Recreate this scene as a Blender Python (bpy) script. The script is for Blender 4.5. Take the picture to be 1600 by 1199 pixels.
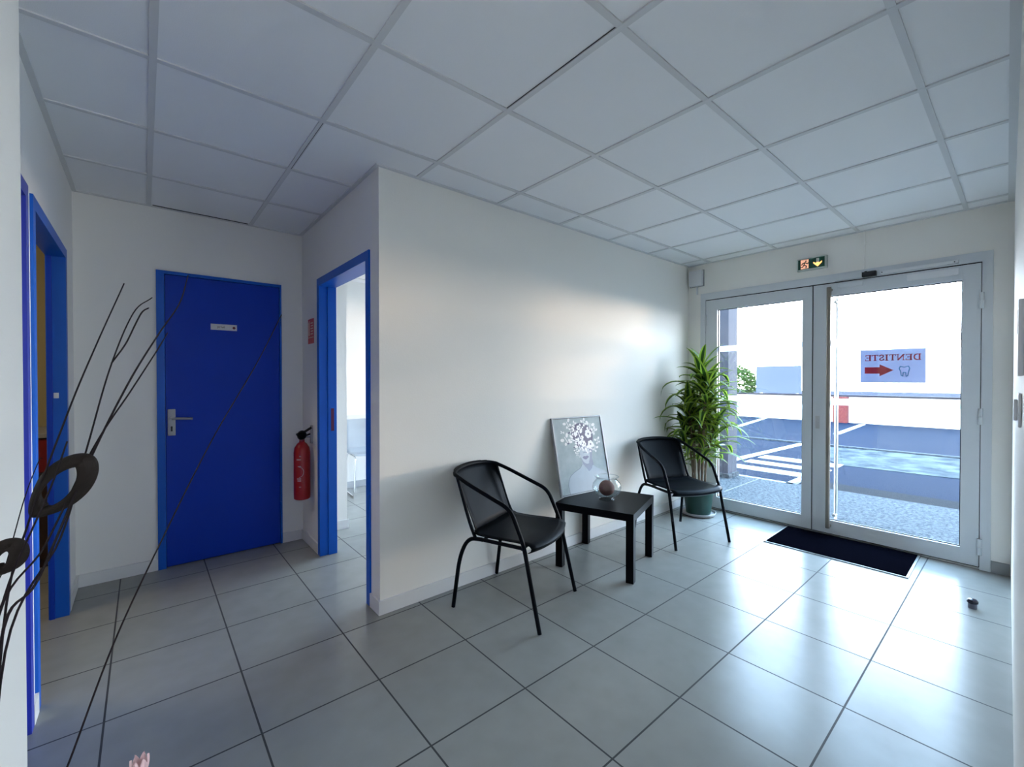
import bpy, math, random
from mathutils import Vector, Matrix
random.seed(7)
for o in list(bpy.data.objects): bpy.data.objects.remove(o)
SC = bpy.context.scene
COL = SC.collection
R = math.radians

# ------------------------------------------------------------------ camera
FPX, YAW, PITCH, ROLL, HCAM = 681.56, 0.8699, -0.0100, -0.0004, 1.319
cd = bpy.data.cameras.new('camera'); cam = bpy.data.objects.new('camera', cd); COL.objects.link(cam)
cd.sensor_fit = 'HORIZONTAL'; cd.sensor_width = 36.0; cd.lens = FPX / 1600 * 36.0
cd.clip_start = 0.02; cd.clip_end = 500
fw = Vector((math.cos(PITCH) * math.cos(YAW), math.cos(PITCH) * math.sin(YAW), math.sin(PITCH)))
rt = Vector((math.sin(YAW), -math.cos(YAW), 0)); up = rt.cross(fw)
rt2 = rt * math.cos(ROLL) + up * math.sin(ROLL); up2 = up * math.cos(ROLL) - rt * math.sin(ROLL)
cam.matrix_world = Matrix(((rt2.x, up2.x, -fw.x, 0), (rt2.y, up2.y, -fw.y, 0), (rt2.z, up2.z, -fw.z, HCAM), (0, 0, 0, 1)))
SC.camera = cam

# ------------------------------------------------------------------ world, sun, exposure
W = bpy.data.worlds.new('sky'); SC.world = W; W.use_nodes = True
wn = W.node_tree.nodes; wl = W.node_tree.links; wn.clear()
wo = wn.new('ShaderNodeOutputWorld'); wb = wn.new('ShaderNodeBackground')
wg = wn.new('ShaderNodeTexCoord'); ws = wn.new('ShaderNodeSeparateXYZ'); wr = wn.new('ShaderNodeValToRGB')
wl.new(wg.outputs['Generated'], ws.inputs[0]); wl.new(ws.outputs['Z'], wr.inputs[0])
wr.color_ramp.elements[0].position = 0.0; wr.color_ramp.elements[0].color = (0.91, 0.95, 1.0, 1)
wr.color_ramp.elements[1].position = 0.6; wr.color_ramp.elements[1].color = (0.44, 0.70, 1.0, 1)
wl.new(wr.outputs[0], wb.inputs['Color']); wb.inputs['Strength'].default_value = 12.5
wl.new(wb.outputs[0], wo.inputs[0])

sd = bpy.data.lights.new('sun', 'SUN'); sun = bpy.data.objects.new('sun', sd); COL.objects.link(sun)
sd.energy = 1.55; sd.angle = R(8); sd.color = (1.0, 0.70, 0.44)
sun.rotation_euler = Vector((-0.92, 0.39, -0.012)).to_track_quat('-Z', 'Y').to_euler()   # low hazy sun beyond the car park

def area(name, loc, size, energy, color, direction, portal=False):
    ld = bpy.data.lights.new(name, 'AREA'); o = bpy.data.objects.new(name, ld); COL.objects.link(o)
    ld.shape = 'RECTANGLE'; ld.size, ld.size_y = size; ld.energy = energy; ld.color = color
    o.location = loc; o.rotation_euler = Vector(direction).to_track_quat('-Z', 'Y').to_euler()
    if portal: ld.cycles.is_portal = True
    return o
area('entrance_portal', (4.50, 1.18, 1.06), (1.95, 2.05), 1.0, (1, 1, 1), (-1, 0, 0), True)
area('rear_portal', (1.45, -3.12, 1.55), (1.7, 1.5), 1.0, (1, 1, 1), (0, 1, 0), True)
area('side_room_portal', (4.45, 4.05, 1.35), (2.3, 1.9), 1.0, (1, 1, 1), (-1, 0, 0), True)

SC.view_settings.view_transform = 'Standard'; SC.view_settings.look = 'None'
SC.view_settings.gamma = 1.0; SC.view_settings.use_curve_mapping = False
SC.view_settings.exposure = 0.88

# ------------------------------------------------------------------ dimensions
HC = 2.498
YW, XC, YB, XE, XL = 2.333, 1.002, 3.873, 4.411, -0.337
def y_south(x): return -0.012 + (x - 0.5) * 0.080 / 3.911      # room face of the right-hand wall

# ------------------------------------------------------------------ materials
MATS = {}
def mat(name, color, rough=0.5, metal=0.0, spec=0.5, noise=0.0, nscale=20.0, bump=0.0, bscale=80.0, emit=None, estr=0.0, trans=0.0, coat=0.0):
    if name in MATS: return MATS[name]
    m = bpy.data.materials.new(name); m.use_nodes = True
    nt = m.node_tree; b = nt.nodes['Principled BSDF']
    b.inputs['Base Color'].default_value = (*color, 1); b.inputs['Roughness'].default_value = rough
    b.inputs['Metallic'].default_value = metal; b.inputs['Specular IOR Level'].default_value = spec
    b.inputs['Coat Weight'].default_value = coat
    tc = nt.nodes.new('ShaderNodeTexCoord')
    n = nt.nodes.new('ShaderNodeTexNoise'); n.inputs['Scale'].default_value = nscale; n.inputs['Detail'].default_value = 4
    nt.links.new(tc.outputs['Object'], n.inputs['Vector'])
    if noise > 0:
        mx = nt.nodes.new('ShaderNodeMixRGB'); mx.blend_type = 'MIX'
        mx.inputs[1].default_value = (*[c * (1 - noise) for c in color], 1); mx.inputs[2].default_value = (*[min(1, c * (1 + noise)) for c in color], 1)
        nt.links.new(n.outputs['Fac'], mx.inputs[0]); nt.links.new(mx.outputs[0], b.inputs['Base Color'])
    if bump > 0:
        n2 = nt.nodes.new('ShaderNodeTexNoise'); n2.inputs['Scale'].default_value = bscale; n2.inputs['Detail'].default_value = 5
        nt.links.new(tc.outputs['Object'], n2.inputs['Vector'])
        bp = nt.nodes.new('ShaderNodeBump'); bp.inputs['Strength'].default_value = bump; bp.inputs['Distance'].default_value = 0.002
        nt.links.new(n2.outputs['Fac'], bp.inputs['Height']); nt.links.new(bp.outputs[0], b.inputs['Normal'])
    if emit:
        b.inputs['Emission Color'].default_value = (*emit, 1); b.inputs['Emission Strength'].default_value = estr
    if trans > 0:
        tl = nt.nodes.new('ShaderNodeBsdfTranslucent'); ms = nt.nodes.new('ShaderNodeMixShader'); ms.inputs[0].default_value = trans
        tl.inputs['Color'].default_value = (*color, 1)
        out = nt.nodes['Material Output']
        nt.links.new(b.outputs[0], ms.inputs[1]); nt.links.new(tl.outputs[0], ms.inputs[2]); nt.links.new(ms.outputs[0], out.inputs[0])
    MATS[name] = m; return m

def glass_mat(name, tint=(0.95, 0.97, 0.98), f0=0.05, f1=0.75):
    m = bpy.data.materials.new(name); m.use_nodes = True; nt = m.node_tree; nt.nodes.clear()
    out = nt.nodes.new('ShaderNodeOutputMaterial'); ms = nt.nodes.new('ShaderNodeMixShader'); lw = nt.nodes.new('ShaderNodeLayerWeight'); lw.inputs['Blend'].default_value = 0.5
    pw_ = nt.nodes.new('ShaderNodeMath'); pw_.operation = 'POWER'; pw_.inputs[1].default_value = 4.0
    mr = nt.nodes.new('ShaderNodeMapRange'); mr.inputs['To Min'].default_value = f0; mr.inputs['To Max'].default_value = f1
    t = nt.nodes.new('ShaderNodeBsdfTransparent'); g = nt.nodes.new('ShaderNodeBsdfGlossy')
    t.inputs[0].default_value = (*tint, 1); g.inputs['Roughness'].default_value = 0.03
    nt.links.new(lw.outputs['Facing'], pw_.inputs[0]); nt.links.new(pw_.outputs[0], mr.inputs['Value']); nt.links.new(mr.outputs[0], ms.inputs[0])
    nt.links.new(t.outputs[0], ms.inputs[1]); nt.links.new(g.outputs[0], ms.inputs[2])
    nt.links.new(ms.outputs[0], out.inputs[0]); MATS[name] = m; return m

def floor_mat():
    m = bpy.data.materials.new('grey_floor_tiles'); m.use_nodes = True; nt = m.node_tree; N = nt.nodes; L = nt.links
    b = N['Principled BSDF']
    tc = N.new('ShaderNodeTexCoord'); sp = N.new('ShaderNodeSeparateXYZ'); L.new(tc.outputs['Object'], sp.inputs[0])
    S = 0.4535
    def math_(op, a, bb=None):
        n = N.new('ShaderNodeMath'); n.operation = op
        for i, v in enumerate((a, bb)):
            if v is None: continue
            if isinstance(v, (int, float)): n.inputs[i].default_value = v
            else: L.new(v, n.inputs[i])
        return n.outputs[0]
    masks = []; cells = []
    for ax, off in (('X', 3.0481), ('Y', 2.2831)):
        u = math_('DIVIDE', math_('SUBTRACT', sp.outputs[ax], off - 50 * S), S)
        fr_ = math_('FRACT', u); cells.append(math_('FLOOR', u))
        d = math_('MINIMUM', fr_, math_('SUBTRACT', 1.0, fr_))
        masks.append(math_('LESS_THAN', d, 0.0034 / S))
    grout = math_('MAXIMUM', masks[0], masks[1])
    cb = N.new('ShaderNodeCombineXYZ'); L.new(cells[0], cb.inputs[0]); L.new(cells[1], cb.inputs[1])
    wn_ = N.new('ShaderNodeTexWhiteNoise'); L.new(cb.outputs[0], wn_.inputs['Vector'])
    ns = N.new('ShaderNodeTexNoise'); ns.inputs['Scale'].default_value = 9.0; ns.inputs['Detail'].default_value = 6; L.new(tc.outputs['Object'], ns.inputs['Vector'])
    v = math_('ADD', math_('MULTIPLY', wn_.outputs['Value'], 0.05), math_('MULTIPLY', ns.outputs['Fac'], 0.22))
    v = math_('ADD', v, 0.84)
    base = N.new('ShaderNodeMixRGB'); base.blend_type = 'MULTIPLY'; base.inputs[0].default_value = 1.0
    base.inputs[1].default_value = (0.30, 0.30, 0.285, 1); L.new(v, base.inputs[2])
    mx = N.new('ShaderNodeMixRGB'); L.new(grout, mx.inputs[0]); L.new(base.outputs[0], mx.inputs[1]); mx.inputs[2].default_value = (0.045, 0.045, 0.048, 1)
    L.new(mx.outputs[0], b.inputs['Base Color'])
    n3 = N.new('ShaderNodeTexNoise'); n3.inputs['Scale'].default_value = 5.0; n3.inputs['Detail'].default_value = 5; L.new(tc.outputs['Object'], n3.inputs['Vector'])
    rr = math_('ADD', math_('MULTIPLY', n3.outputs['Fac'], 0.08), 0.20)
    rr = math_('ADD', rr, math_('MULTIPLY', grout, 0.45))
    L.new(rr, b.inputs['Roughness']); b.inputs['Specular IOR Level'].default_value = 0.30
    bp = N.new('ShaderNodeBump'); bp.inputs['Strength'].default_value = 0.5; bp.inputs['Distance'].default_value = 0.0015
    n4 = N.new('ShaderNodeTexNoise'); n4.inputs['Scale'].default_value = 120.0; n4.inputs['Detail'].default_value = 3; L.new(tc.outputs['Object'], n4.inputs['Vector'])
    h = math_('SUBTRACT', math_('MULTIPLY', n4.outputs['Fac'], 0.10), grout)
    L.new(h, bp.inputs['Height']); L.new(bp.outputs[0], b.inputs['Normal'])
    return m

PAINT = mat('white_wall_paint', (0.85, 0.82, 0.765), 0.55, spec=0.22, bump=0.25, bscale=140)
PAINT_MATT = mat('matt_wall_paint', (0.84, 0.82, 0.785), 0.75, bump=0.25, bscale=120)
TILEC = mat('ceiling_tile_white', (0.86, 0.86, 0.86), 0.85, noise=0.015, nscale=3, bump=0.3, bscale=300)
GRIDC = mat('ceiling_grid_grey', (0.66, 0.66, 0.655), 0.5)
SKIRT = mat('white_skirting', (0.74, 0.73, 0.72), 0.35)
SKIRT_TILE = mat('grey_tile_skirting', (0.30, 0.30, 0.295), 0.35, noise=0.05)
BLUE = mat('blue_door_paint', (0.0, 0.040, 0.42), 0.45, spec=0.25, noise=0.05, nscale=4, bump=0.08, bscale=60)
BLUEF = mat('blue_frame_paint', (0.002, 0.10, 0.52), 0.40, spec=0.3, noise=0.03)
ALU = mat('light_grey_aluminium', (0.62, 0.64, 0.66), 0.38, metal=0.0, spec=0.5)
GASKET_SHADE = mat('black_rubber_and_gap_shade', (0.01, 0.01, 0.012), 0.6)  # door rubber, also the painted shadow gaps in the ceiling
STEEL = mat('brushed_steel', (0.55, 0.55, 0.54), 0.3, metal=1.0)
CHROME = mat('chrome', (0.8, 0.8, 0.8), 0.12, metal=1.0)
BRONZE = mat('brown_grey_handle_metal', (0.23, 0.20, 0.17), 0.35, metal=0.7)
BLACKP = mat('black_plastic', (0.008, 0.008, 0.010), 0.35)
BLACKM = mat('black_painted_metal', (0.003, 0.005, 0.008), 0.45, spec=0.08, noise=0.1)
BLACKW = mat('black_brown_table_foil', (0.003, 0.003, 0.004), 0.34, spec=0.09, noise=0.2, nscale=60)
WHITEP = mat('white_plastic', (0.72, 0.72, 0.73), 0.35)
GREYP = mat('grey_plastic', (0.32, 0.32, 0.33), 0.4)
RED = mat('red_enamel', (0.33, 0.005, 0.008), 0.28, spec=0.5, noise=0.03)
REDS = mat('red_sign_face', (0.55, 0.015, 0.02), 0.4, noise=0.02)
CREAM = mat('cream_print', (0.75, 0.66, 0.45), 0.5)
MATB = mat('black_door_mat', (0.002, 0.002, 0.004), 1.0, spec=0.0, noise=0.4, nscale=300, bump=1.0, bscale=500)
MATRIM = mat('mat_steel_rim', (0.35, 0.36, 0.36), 0.35, metal=0.6)
GLASS = glass_mat('door_glass')
BOWLG = glass_mat('bowl_glass', (0.96, 0.98, 0.98), 0.03, 0.8)
ACRYL = glass_mat('clear_acrylic', (0.88, 0.93, 0.95))

# ------------------------------------------------------------------ mesh builder
class MB:
    def __init__(s): s.v = []; s.f = []; s.m = []; s.M = Matrix.Identity(4)
    def add(s, vs, fs, m=0):
        o = len(s.v); s.v += [tuple(s.M @ Vector(p)) for p in vs]; s.f += [tuple(i + o for i in f) for f in fs]; s.m += [m] * len(fs); return s
    def box(s, x0, x1, y0, y1, z0, z1, m=0, bev=0.0):
        if bev <= 0:
            v = [(x0, y0, z0), (x1, y0, z0), (x1, y1, z0), (x0, y1, z0), (x0, y0, z1), (x1, y0, z1), (x1, y1, z1), (x0, y1, z1)]
            return s.add(v, [(0, 3, 2, 1), (4, 5, 6, 7), (0, 1, 5, 4), (1, 2, 6, 5), (2, 3, 7, 6), (3, 0, 4, 7)], m)
        import bmesh
        bm = bmesh.new(); bmesh.ops.create_cube(bm, size=1.0)
        for v in bm.verts: v.co = Vector(((x0 + x1) / 2 + v.co.x * (x1 - x0), (y0 + y1) / 2 + v.co.y * (y1 - y0), (z0 + z1) / 2 + v.co.z * (z1 - z0)))
        bmesh.ops.bevel(bm, geom=bm.edges[:], offset=bev, segments=2, profile=0.6, affect='EDGES')
        bm.verts.index_update()
        s.add([tuple(v.co) for v in bm.verts], [tuple(v.index for v in f.verts) for f in bm.faces], m); bm.free(); return s
    def tube(s, pts, r, n=10, m=0, cap=True, flat=1.0):
        P = [Vector(p) for p in pts]; k = len(P); rs = r if isinstance(r, (list, tuple)) else [r] * k
        T = [(P[min(i + 1, k - 1)] - P[max(i - 1, 0)]).normalized() for i in range(k)]
        a = Vector((0, 0, 1)) if abs(T[0].z) < 0.9 else Vector((1, 0, 0))
        U = (a - T[0] * a.dot(T[0])).normalized(); vs = []
        for i in range(k):
            U = (U - T[i] * U.dot(T[i])).normalized(); V = T[i].cross(U)
            for j in range(n):
                t = 2 * math.pi * j / n; vs.append(P[i] + U * (rs[i] * math.cos(t)) + V * (rs[i] * flat * math.sin(t)))
        fs = [(i * n + j, i * n + (j + 1) % n, (i + 1) * n + (j + 1) % n, (i + 1) * n + j) for i in range(k - 1) for j in range(n)]
        if cap: fs += [tuple(range(n))[::-1], tuple((k - 1) * n + j for j in range(n))]
        return s.add(vs, fs, m)
    def lathe(s, prof, c=(0, 0, 0), n=32, m=0, axis='z', a0=0, a1=2 * math.pi):
        vs = []; k = len(prof); c = Vector(c); full = abs(a1 - a0 - 2 * math.pi) < 1e-6; nn = n if full else n + 1
        for (r, h) in prof:
            for j in range(nn):
                t = a0 + (a1 - a0) * j / n; q = (r * math.cos(t), r * math.sin(t), h)
                if axis == 'x': q = (h, q[0], q[1])
                if axis == 'y': q = (q[0], h, q[1])
                vs.append(c + Vector(q))
        fs = [(i * nn + j, i * nn + (j + 1) % nn, (i + 1) * nn + (j + 1) % nn, (i + 1) * nn + j) for i in range(k - 1) for j in range(n)]
        return s.add(vs, fs, m)
    def prism(s, poly, d0, d1, plane='xy', m=0):
        n = len(poly); f = {'xy': lambda p, d: (p[0], p[1], d), 'xz': lambda p, d: (p[0], d, p[1]), 'yz': lambda p, d: (d, p[0], p[1])}[plane]
        vs = [f(p, d0) for p in poly] + [f(p, d1) for p in poly]
        return s.add(vs, [tuple(range(n))[::-1], tuple(range(n, 2 * n))] + [(i, (i + 1) % n, n + (i + 1) % n, n + i) for i in range(n)], m)
    def stroke(s, pts, w, d0, d1, plane='xz', m=0):
        for a, b in zip(pts[:-1], pts[1:]):
            dx, dy = b[0] - a[0], b[1] - a[1]; l = math.hypot(dx, dy) or 1; nx, ny = -dy / l * w / 2, dx / l * w / 2
            ex, ey = dx / l * w * .25, dy / l * w * .25
            s.prism([(a[0] + nx - ex, a[1] + ny - ey), (b[0] + nx + ex, b[1] + ny + ey), (b[0] - nx + ex, b[1] - ny + ey), (a[0] - nx - ex, a[1] - ny - ey)], d0, d1, plane, m)
        return s
    def build(s, name, mats, parent=None, smooth=False, matrix=None):
        me = bpy.data.meshes.new(name); me.from_pydata(s.v, [], s.f)
        for m in (mats if isinstance(mats, (list, tuple)) else [mats]): me.materials.append(m)
        for p, k in zip(me.polygons, s.m): p.material_index = k
        import bmesh
        bm = bmesh.new(); bm.from_mesh(me); bmesh.ops.recalc_face_normals(bm, faces=bm.faces[:]); bm.to_mesh(me); bm.free()
        if smooth:
            for p in me.polygons: p.use_smooth = True
            try: me.set_sharp_from_angle(angle=R(40))
            except Exception: pass
        me.update()
        o = bpy.data.objects.new(name, me); COL.objects.link(o)
        if parent: o.parent = parent
        if matrix is not None: o.matrix_local = matrix
        return o

def empty(name, loc=(0, 0, 0), rz=0.0):
    o = bpy.data.objects.new(name, None); COL.objects.link(o); o.location = loc; o.rotation_euler = (0, 0, rz); o.empty_display_size = 0.1; return o
def tag(o, label, cat=None, group=None, kind=None):
    o['label'] = label
    if cat: o['category'] = cat
    if group: o['group'] = group
    if kind: o['kind'] = kind
    return o
def struct(o, label, cat): return tag(o, label, cat, kind='structure')
def fillet(pts, rad=0.04, n=6):
    P = [Vector(p) for p in pts]; out = [P[0]]
    for i in range(1, len(P) - 1):
        a = (P[i - 1] - P[i]); b = (P[i + 1] - P[i]); ra = min(rad, a.length * .49); rb = min(rad, b.length * .49)
        A = P[i] + a.normalized() * ra; B = P[i] + b.normalized() * rb
        for k in range(n + 1):
            t = k / n; out.append(A * (1 - t) ** 2 + P[i] * 2 * t * (1 - t) + B * t * t)
    out.append(P[-1]); return out
def interp(p, n=8):                       # Catmull-Rom through points
    P = [Vector(q) for q in p]; P = [P[0] * 2 - P[1]] + P + [P[-1] * 2 - P[-2]]; out = []
    for i in range(1, len(P) - 2):
        for k in range(n):
            t = k / n; a, b, c, d = P[i - 1], P[i], P[i + 1], P[i + 2]
            out.append(0.5 * ((2 * b) + (c - a) * t + (2 * a - 5 * b + 4 * c - d) * t * t + (3 * b - a - 3 * c + d) * t ** 3))
    out.append(P[-2]); return out

# ================================================================== SETTING
# floor
b = MB(); b.box(-3.0, XE + 0.06, -3.2, 5.6, -0.10, 0.0)
struct(b.build('floor', floor_mat()), 'grey square floor tiles with dark joints', 'floor')

# ceiling tiles and grid
CX0, CY0, CS = 1.233, 2.0903, 0.600
b = MB(); b.box(-3.0, XE + 0.06, -3.2, 5.6, HC + 0.006, HC + 0.05)
ceil = struct(b.build('ceiling', TILEC), 'suspended ceiling of large white square tiles', 'ceiling')
g = MB(); hw = 0.012
xs = [CX0 + i * CS for i in range(-6, 6) if -2.9 < CX0 + i * CS < XE]
ys = [CY0 + j * CS for j in range(-8, 6) if -3.1 < CY0 + j * CS < 5.5]
for x in xs: g.box(x - hw, x + hw, -3.2, 5.6, HC, HC + 0.007)
for y in ys: g.box(-3.0, XE + 0.05, y - hw, y + hw, HC + 0.0004, HC + 0.007)
struct(g.build('trim_1', GRIDC), 'pale grey metal grid bars carrying the ceiling tiles', 'ceiling grid')
g = MB()       # wall angle where ceiling meets walls
wa = 0.022
g.box(XC, XE, YW - wa, YW, HC - 0.001, HC + 0.012)
g.box(XC - wa, XC, YW - wa, YB, HC - 0.001, HC + 0.012)
g.box(XL, XC - wa, YB - wa, YB, HC - 0.001, HC + 0.012)
g.box(XL, XL + wa, 1.45, YB - wa, HC - 0.001, HC + 0.012)
g.box(XE - wa, XE, 0.10, YW - wa, HC - 0.001, HC + 0.012)
g.prism([(0.5, y_south(0.5)), (XE, y_south(XE)), (XE, y_south(XE) + 0.03), (0.5, y_south(.5) + 0.025)], HC - 0.001, HC + 0.012)
struct(g.build('trim_2', GRIDC), 'thin grey angle strip where the ceiling meets the walls', 'ceiling trim')
g = MB(); g.box(CX0 - 2 * CS + 0.02, CX0 - CS - 0.02, YB - 0.030, YB - 0.021, HC + 0.002, HC + 0.0058)  # black strip painted where the raised tile edge is only in shade
struct(g.build('shade_strip_back', GASKET_SHADE), 'black strip painted in as the shadow gap beside the tile above the blue door', 'painted shadow gap')

g = MB(); g.box(CX0 - hw - .0028, CX0 - hw - .0012, CY0 - 2 * CS + hw, CY0 - CS - hw, HC + 0.003, HC + 0.0058)  # thin black strip standing in for the shade along the grid bar
struct(g.build('shade_strip_near', GASKET_SHADE), 'thin black strip painted in as a shadow gap beside the big ceiling tile nearest the camera', 'painted shadow gap')
g = MB(); g.box(CX0 - CS + .004, CX0 - CS + .0065, CY0 + hw, CY0 + CS - hw, HC - 0.0006, HC + 0.003)  # black line on the bar, a shadow gap put in as colour
struct(g.build('shade_strip_mid', GASKET_SHADE), 'thin black strip painted in as a shadow gap in the ceiling grid before the blue doorway', 'painted shadow gap')

# long wall (between hall and side room)
b = MB(); b.box(XC, XE + 0.25, YW, YW + 0.10, 0, HC + 0.02)
struct(b.build('wall_north', PAINT), 'long white wall behind the two black chairs', 'wall')
# corridor wall with open doorway
D1Y0, D1Y1, DH = 2.455, 3.440, 2.062
b = MB(); b.box(XC, XC + 0.10, YW + 0.10, D1Y0 + 0.01, 0, HC + 0.02); b.box(XC, XC + 0.10, D1Y1 - 0.01, YB + 0.10, 0, HC + 0.02)
b.box(XC, XC + 0.10, D1Y0 + 0.01, D1Y1 - 0.01, DH - 0.01, HC + 0.02)
struct(b.build('wall_corridor', PAINT_MATT), 'short white corridor wall around the open blue doorway', 'wall')
# back wall with door opening
D2X0, D2X1 = 0.067, 0.845
b = MB(); b.box(XL - 0.12, D2X0 + 0.01, YB, YB + 0.10, 0, HC + 0.02); b.box(D2X1 - 0.01, XC, YB, YB + 0.10, 0, HC + 0.02)
b.box(D2X0 + 0.01, D2X1 - 0.01, YB, YB + 0.10, DH, HC + 0.02)
b.box(XL - 0.12, XC + 0.1, YB + 0.9, YB + 1.0, 0, HC + 0.02)
struct(b.build('wall_back', PAINT_MATT), 'white end wall around the closed blue door', 'wall')
# left wall with two doorways
W1Y0, W1Y1 = 2.520, 3.500       # open doorway
W2Y0, W2Y1 = 1.60, 2.430        # closed door further forward
TW = 0.060
b = MB()
b.box(XL - TW, XL, 1.415, W2Y0, 0, HC + 0.02); b.box(XL - TW, XL, W2Y1, W1Y0, 0, HC + 0.02); b.box(XL - TW, XL, W1Y1, YB, 0, HC + 0.02)
b.box(XL - TW, XL, W2Y0, W2Y1, DH - 0.02, HC + 0.02); b.box(XL - TW, XL, W1Y0, W1Y1, DH - 0.02, HC + 0.02)
struct(b.build('wall_west', PAINT_MATT), 'white left wall holding the narrow blue doorways', 'wall')
# near pier at the left edge of the picture
b = MB(); b.box(XL - TW, -0.2015, -3.0, 1.415, 0, HC + 0.02)
struct(b.build('wall_left', PAINT), 'bright white wall at the left edge of the picture', 'wall')
# right wall, seen edge on
b = MB(); xs_, xe_ = 0.5, XE + 0.25
b.prism([(xs_, y_south(xs_)), (xe_, y_south(xe_)), (xe_, -0.16), (xs_, -0.16)], 0, HC + 0.02)
struct(b.build('wall_right', PAINT), 'white wall at the right edge seen nearly edge on', 'wall')
# walls behind the camera and round the side rooms
b = MB(); b.box(XL - TW, 0.6, -3.1, -3.0, 0, HC + 0.02); b.box(2.3, 2.6, -3.1, -3.0, 0, HC + 0.02); b.box(0.6, 2.3, -3.1, -3.0, 0, 0.8); b.box(0.6, 2.3, -3.1, -3.0, 2.3, HC + 0.02)
struct(b.build('wall_rear', PAINT_MATT), 'white wall behind the camera', 'wall')
b = MB(); b.box(2.5, 2.6, -3.0, -0.16, 0, HC + 0.02)
struct(b.build('wall_rear_side', PAINT_MATT), 'white side wall behind the camera', 'wall')
w = empty('fill_window', (1.6, -3.05, 0.9)); struct(w, 'unseen window added behind the camera for fill light', 'window')  # unseen opening, added and sized for soft fill from the rear
q = MB()
for (a, c) in ((0.6, 0.66), (1.42, 1.48), (2.24, 2.3)): q.box(a, c, -3.08, -3.03, 0.8, 2.3)
for (a, c) in ((0.8, 0.86), (2.24, 2.3)): q.box(0.66, 2.24, -3.079, -3.031, a, c)
q.build('window_frame', WHITEP, w, matrix=Matrix.Translation((-1.6, 3.05, -0.9)))
q = MB(); q.box(0.66, 2.24, -3.058, -3.052, 0.86, 2.24); q.build('pane', GLASS, w, matrix=Matrix.Translation((-1.6, 3.05, -0.9)))
# entrance wall
EY0, EY1, EH = 0.160, 2.195, 2.195
b = MB(); b.box(XE, XE + 0.25, EY1 - 0.01, YW, 0, HC + 0.02); b.box(XE, XE + 0.25, -0.16, EY0 + 0.01, 0, HC + 0.02)
b.box(XE, XE + 0.25, EY0 + 0.01, EY1 - 0.01, EH - 0.01, HC + 0.02)
struct(b.build('wall_front', PAINT), 'white wall around the glazed entrance doors', 'wall')
# building mass above and beside
b = MB(); b.box(-3.2, XE + 0.25, -3.3, 8.0, HC + 0.05, 3.5)
struct(b.build('roof', mat('roof_concrete', (0.5, 0.5, 0.5), 0.9)), 'flat roof over the rooms', 'roof')

# skirtings
BBH = 0.078
def bb(name, x0, x1, y0, y1, label, m=SKIRT):
    q = MB(); q.box(x0, x1, y0, y1, 0, BBH, bev=0.002); q.box(x0, x1, y0, y1, BBH, BBH + 0.001); struct(q.build(name, m), label, 'skirting board')
bb('baseboard_north', XC - 0.012, XE, YW - 0.012, YW, 'white skirting board along the long wall')
bb('baseboard_corridor', XC - 0.012, XC, YW, D1Y0 - 0.002, 'white skirting on the wall end beside the doorway')
bb('baseboard_corridor_far', XC - 0.012, XC, D1Y1 + 0.002, YB, 'white skirting below the fire extinguisher')
bb('baseboard_back', D2X1 + 0.001, XC - 0.012, YB - 0.012, YB, 'white skirting right of the closed blue door')
bb('baseboard_back_left', XL, D2X0 - 0.001, YB - 0.012, YB, 'white skirting left of the closed blue door')
bb('baseboard_west', XL, XL + 0.012, W1Y1 + 0.001, YB - 0.012, 'white skirting in the far left corner')
bb('baseboard_west_near', XL, XL + 0.012, W2Y1 + 0.001, W1Y0 - 0.001, 'white skirting between the two left doorways')
bb('baseboard_front', XE - 0.010, XE, y_south(XE) + 0.005, EY0 - 0.001, 'grey tile skirting right of the entrance doors', SKIRT_TILE)
bb('baseboard_front_left', XE - 0.010, XE, EY1 + 0.001, YW - 0.012, 'grey tile skirting in the corner behind the plant', SKIRT_TILE)

# ---------------------------------------------------------------- closed blue door in back wall
FW = 0.045
d = empty('door_1', (0.45, YB, 0)); struct(d, 'closed blue door with small white name plate in the end wall', 'door')
def child(q, name, m, par, **k):
    inv = Matrix.Translation(-Vector(par.location)) if par.parent is None else Matrix.Identity(4)
    if par.parent is None and par.rotation_euler.z: inv = (Matrix.Translation(par.location) @ par.rotation_euler.to_matrix().to_4x4()).inverted()
    q.v = [tuple(inv @ Vector(v)) for v in q.v]
    return q.build(name, m, par, **k)
def sub(q, name, m, par, root, **k):      # sub-part: par is a mesh child of root (par has identity local transform)
    inv = (Matrix.Translation(root.location) @ root.rotation_euler.to_matrix().to_4x4()).inverted()
    q.v = [tuple(inv @ Vector(v)) for v in q.v]
    return q.build(name, m, par, **k)
q = MB(); q.box(D2X0, D2X0 + FW, YB - 0.012, YB + 0.08, 0, DH + 0.01); q.box(D2X1 - FW * .3, D2X1, YB - 0.012, YB + 0.08, 0, DH + 0.01)
q.box(D2X0 + FW, D2X1 - FW * .3, YB - 0.012, YB + 0.08, DH - 0.012, DH + 0.01)
child(q, 'door_frame', BLUEF, d)
q = MB(); q.box(D2X0 + FW + 0.002, D2X1 - FW * .3 - 0.002, YB - 0.006, YB + 0.034, 0.008, DH - 0.015, bev=0.002)
leaf = child(q, 'door_leaf', BLUE, d)
q = MB(); q.box(0.124, 0.168, YB - 0.014, YB - 0.006, 0.925, 1.110, bev=0.003)
q.lathe([(0.0, 0), (0.011, 0), (0.011, 0.035), (0, 0.035)], (0.146, YB - 0.048, 1.045), 16, axis='y')
q.tube(fillet([(0.146, YB - 0.048, 1.045), (0.172, YB - 0.052, 1.046), (0.262, YB - 0.050, 1.040)], 0.02), 0.0085, 10)
h = sub(q, 'door_handle', mat('dull_steel', (0.30, 0.30, 0.31), .4, metal=.8), leaf, d, smooth=True)
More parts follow.
